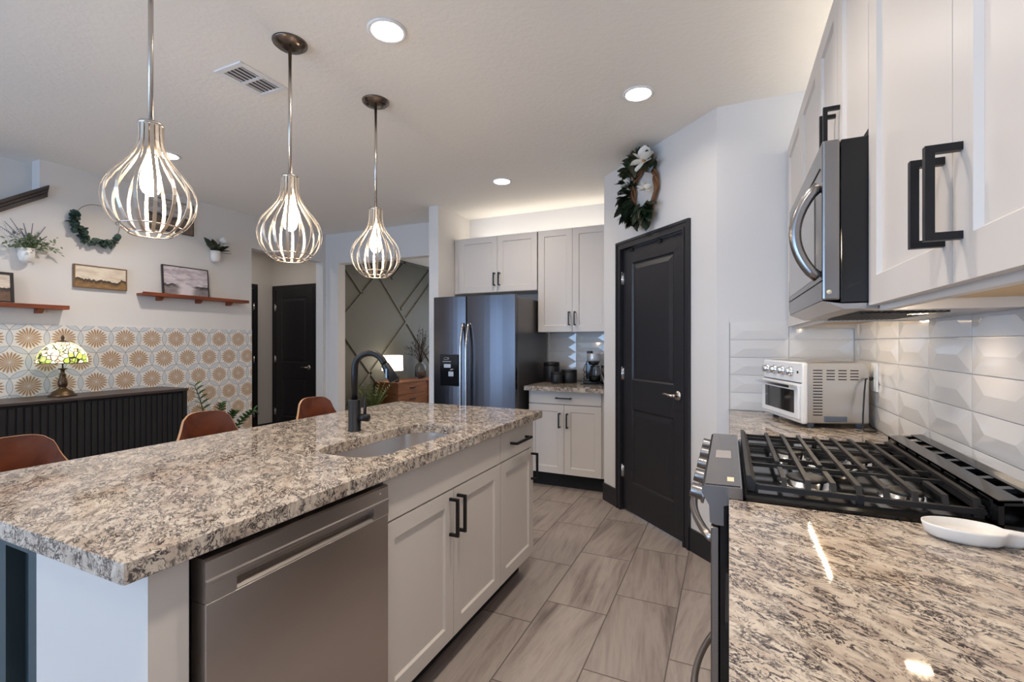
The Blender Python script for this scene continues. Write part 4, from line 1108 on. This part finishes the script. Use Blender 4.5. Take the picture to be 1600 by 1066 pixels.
pp = wall_pot('wall_planter', 'small white wall pot with dark magnolia leaves, above the picture ledge', 3.039, 2.105, 2.215, .045)
m = MB()
for d, L_, w_, rl in (((.1, -.75, 1.15), .17, .07, .2), ((.3, -.3, 1), .14, .07, -.3), ((.5, -.5, .6), .12, .06, .5), ((.2, .35, .9), .13, .06, .1), ((.5, .7, .75), .13, .075, -.4), ((.4, .1, 1), .12, .06, .6), ((.3, .9, .4), .13, .07, .3)):
    m.leaf(L_, w_, Matrix.Translation((-4.655, 3.04+d[1]*.02, 2.20)) @ rot_to(d, rl), .15)
m.tube([(-4.655, 3.03, 2.2), (-4.65, 2.94, 2.265)], .0025, 5); m.tube([(-4.655, 3.05, 2.2), (-4.65, 3.20, 2.215)], .0025, 5)
m.build('foliage', 'magleaf', pp)
def blossom(par, c_, n_, s_, face=(1, 0, 0), seed=1):
    rr = random.Random(seed); m = MB(); f = Vector(face).normalized()
    base_ = f.to_track_quat('Z', 'Y').to_matrix().to_4x4()
    for i in range(n_):
        a = 2*pi*i/n_+rr.uniform(-.15, .15); tilt = rr.uniform(.35, .9)
        d = base_ @ Vector((cos(a), sin(a), tilt))
        m.leaf(s_, s_*.9, Matrix.Translation(c_) @ rot_to(d, rr.uniform(-.3, .3)), -.25, 5)
    b_ = m.build('flower', 'petal', par)
    MB().ball(c_+f*s_*.18, s_*.12, seg=8).build('flower_heart', 'petalheart', b_)
blossom(pp, Vector((-4.62, 3.09, 2.29)), 7, .07, (1, .1, .2), 3)

# magnolia wreath over the pantry door (local frame of the angled wall)
wx_ = PL0-.470*1.4142
ww = thing('magnolia_wreath', 'magnolia wreath of dark leaves and white blooms above the pantry door', 'wreath', Vector((PA.x+wx_*.7071, PA.y-wx_*.7071, 2.395)), R(-45))
m = MB()
for k_ in range(5):
    rr = .135+.012*math.sin(k_*2.1); m.tube([((rr+.006*math.sin(7*t_+k_))*cos(t_), -.03+.012*math.cos(5*t_+k_*1.3), (rr+.006*math.sin(7*t_+k_))*1.12*sin(t_)) for t_ in [2*pi*i/48 for i in range(48)]], .009, 6, True)
m.build('vine_ring', 'twig', ww, True)
m = MB()
for i in range(190):
    a = R(rnd.choice([rnd.uniform(30, 260), rnd.uniform(150, 320), rnd.uniform(50, 130), rnd.uniform(200, 310)]))
    k_ = .14+rnd.gauss(0, .02); c_ = Vector((k_*cos(a), -.045-rnd.uniform(0, .03), k_*1.15*sin(a)))
    b_ = a+rnd.uniform(-1.0, 1.0)
    d = Vector((cos(b_), -rnd.uniform(.1, .8), sin(b_)))
    m.leaf(rnd.uniform(.09, .14), rnd.uniform(.052, .074), Matrix.Translation(c_) @ rot_to(d, rnd.uniform(-.6, .6)), .15)
m.build('foliage', 'magleaf', ww, True)
def blossom_l(c_, n_, s_, face, seed):
    rr = random.Random(seed); m = MB(); f = Vector(face).normalized(); base_ = f.to_track_quat('Z', 'Y').to_matrix().to_4x4()
    for i in range(n_):
        a = 2*pi*i/n_+rr.uniform(-.15, .15)
        m.leaf(s_, s_*.95, Matrix.Translation(c_) @ rot_to(base_ @ Vector((cos(a), sin(a), rr.uniform(.3, .7))), rr.uniform(-.3, .3)), -.25, 5)
    b_ = m.build('flower', 'petal', ww, True)
    MB().ball(Vector(c_)+f*s_*.18, s_*.12, seg=8).build('flower_heart', 'petalheart', b_, True)
blossom_l(Vector((.105, -.10, .155)), 7, .10, (.3, -1, .1), 5)
blossom_l(Vector((.085, -.09, -.035)), 6, .06, (.5, -.6, .3), 8)
blossom_l(Vector((-.135, -.07, .07)), 5, .06, (-.6, -.5, .5), 9)

# zz plant in a floor pot behind the sideboard's end
zp = thing('potted_plant', 'glossy dark green plant on the floor past the end of the sideboard', 'plant', (-4.48, 2.90, 0))
MB().lathe([(0, .001), (.11, .001), (.14, .06), (.15, .27), (.135, .27), (.13, .22), (0, .22)], (-4.48, 2.90, 0), 28).build('pot', 'offwhite', zp)
m = MB()
for (ty, tx, tz, bend) in ((2.72, -4.46, .90, -.10), (3.25, -4.38, .61, .05), (2.95, -4.45, .70, .02), (2.78, -4.35, .62, -.05), (3.12, -4.5, .60, .05)):
    b0 = Vector((-4.48+(tx+4.48)*.2, 2.90+(ty-2.9)*.15, .22)); e0 = Vector((tx, ty, tz)); mid = (b0+e0)/2+Vector((0, -bend*.3, .12))
    pts = [(b0*(1-q)**2+mid*2*q*(1-q)+e0*q*q) for q in [i/12 for i in range(13)]]
    m.tube(pts, [.008-.0045*i/12 for i in range(13)], 6)
    for i in range(4, 13):
        dv = (pts[i]-pts[i-1]).normalized()
        for sgn in (-1, 1):
            d = dv*.6+Vector((.25, sgn*.75 if abs(dv.z) > .5 else 0, 0 if abs(dv.z) > .5 else sgn*.75))
            m.leaf(.085*(1-.25*abs(i-8)/6), .042, Matrix.Translation(pts[i]) @ rot_to(d, .3*sgn), .1)
m.build('foliage', 'zz', zp)

# ------------------------------------------------------------------ back room: credenza, lamp, vase, plant
cr = thing('credenza', 'walnut credenza with drawers against the diamond-panelled dark wall', 'credenza', (-4.77, 6.5, 0))
CY0, CY1, CXF, CH = 5.75, 7.35, -4.54, .695
m = MB(); m.box(-4.975, CXF-.02, CY0, CY1, .14, CH-.025); m.build('body', 'acorn', cr)
MB().box(-4.975, CXF, CY0-.01, CY1+.01, CH-.025, CH, b=.003).build('top', 'acorn', cr)
for y0_, y1_ in ((CY0+.01, CY0+.73), (CY0+.80, CY1-.01)):
    for i in range(3):
        z0_ = .15+i*.175; d_ = MB().box(CXF-.02, CXF-.004, y0_, y1_, z0_, z0_+.168, b=.002).build('drawer', 'acorn', cr)
        MB().box(CXF-.004, CXF+.012, (y0_+y1_)/2-.07, (y0_+y1_)/2+.07, z0_+.085, z0_+.098, b=.002).build('handle', 'blackmetal', d_)
for y_ in (CY0+.06, CY1-.06):
    for x in (-4.93, CXF-.06): MB().tube([(x, y_, .0), (x, y_, .14)], .02, 10).build('leg', 'acorn', cr)
kl = thing('shade_lamp', 'lit table lamp with white drum shade on the walnut credenza', 'table lamp', (-4.78, 5.92, CH))
MB().lathe([(0, .001), (.06, .001), (.062, .015), (.02, .022), (.012, .03), (.012, .20), (0, .20)], (-4.78, 5.92, CH), 24).build('base', 'offwhite', kl)
MB().lathe([(.160, .17), (.163, .17), (.155, .405), (.152, .405)], (-4.78, 5.92, CH), 36).build('lamp_shade', 'fabricshade', kl)
point('shade_lamp_light', (-4.78, 5.92, CH+.30), 8, (1, .80, .55), .04)
bo = thing('stack_of_boxes', 'small dark box under the white lamp on the credenza', 'box', (-4.66, 5.85, CH))
bo.name = 'small_box'; MB().box(-4.70, -4.60, 5.80, 5.86, CH+.001, CH+.075, b=.003).build('carton', 'blackmetal', bo)
MB().box(-4.702, -4.598, 5.798, 5.862, CH+.076, CH+.09, b=.002).build('lid', 'blackmetal', bo)
vs2 = thing('vase', 'dark glass bottle vase of dried branches at the credenza far end', 'vase', (-4.78, 6.66, CH))
MB().lathe([(0, .001), (.085, .001), (.093, .02), (.093, .19), (.07, .235), (.035, .26), (.035, .30), (.040, .305), (.03, .305), (.03, .26), (.065, .228), (.087, .19), (.087, .02), (0, .012)], (-4.78, 6.66, CH), 28).build('bottle', 'glass', vs2)
m = MB()
for i in range(40):
    a = rnd.uniform(0, 2*pi); sp = rnd.uniform(.05, .36); hh = rnd.uniform(.25, .62)
    b0 = Vector((-4.78, 6.66, CH+.26)); e0 = Vector((max(-4.97, -4.78+cos(a)*sp*.6), 6.66+sin(a)*sp, CH+.26+hh*(1 if sp < .25 else .6)))
    md = b0.lerp(e0, .5)+Vector((rnd.uniform(-.03, .03), rnd.uniform(-.03, .03), .04)); m.tube([b0, md, e0], [.003, .0025, .0012], 5)
    for q in range(9):
        c_ = md.lerp(e0, q/8); m.leaf(rnd.uniform(.03, .06), .014, Matrix.Translation(c_) @ rot_to((rnd.uniform(0, 1), rnd.uniform(-1, 1), rnd.uniform(-.3, 1))), .1, 3)
m.build('dried_branch', 'dried', vs2)
fp = thing('potted_fern', 'feathery green plant on the floor left of the walnut credenza', 'plant', (-4.72, 5.42, 0))
MB().lathe([(0, .001), (.10, .001), (.14, .25), (.125, .25), (.11, .2), (0, .2)], (-4.72, 5.42, 0), 24).build('pot', 'black', fp)
m = MB()
for i in range(38):
    a = rnd.uniform(0, 2*pi); sp = rnd.uniform(.06, .26); hh = rnd.uniform(.25, .50)
    b0 = Vector((-4.72, 5.42, .2)); e0 = Vector((max(-4.98, -4.72+cos(a)*sp), 5.42+sin(a)*sp, .2+hh)); md = b0.lerp(e0, .5)+Vector((0, 0, .08))
    pts = [(b0*(1-q)**2+md*2*q*(1-q)+e0*q*q) for q in [k_/9 for k_ in range(10)]]; m.tube(pts, .002, 4)
    for k_ in range(3, 10):
        for sgn in (-1, 1): m.leaf(.065, .011, Matrix.Translation(pts[k_]) @ rot_to(Vector((sin(a)*sgn, -cos(a)*sgn, .35))+(pts[k_]-pts[k_-1]).normalized()*.5), .2, 3)
m.build('foliage', 'fern', fp)
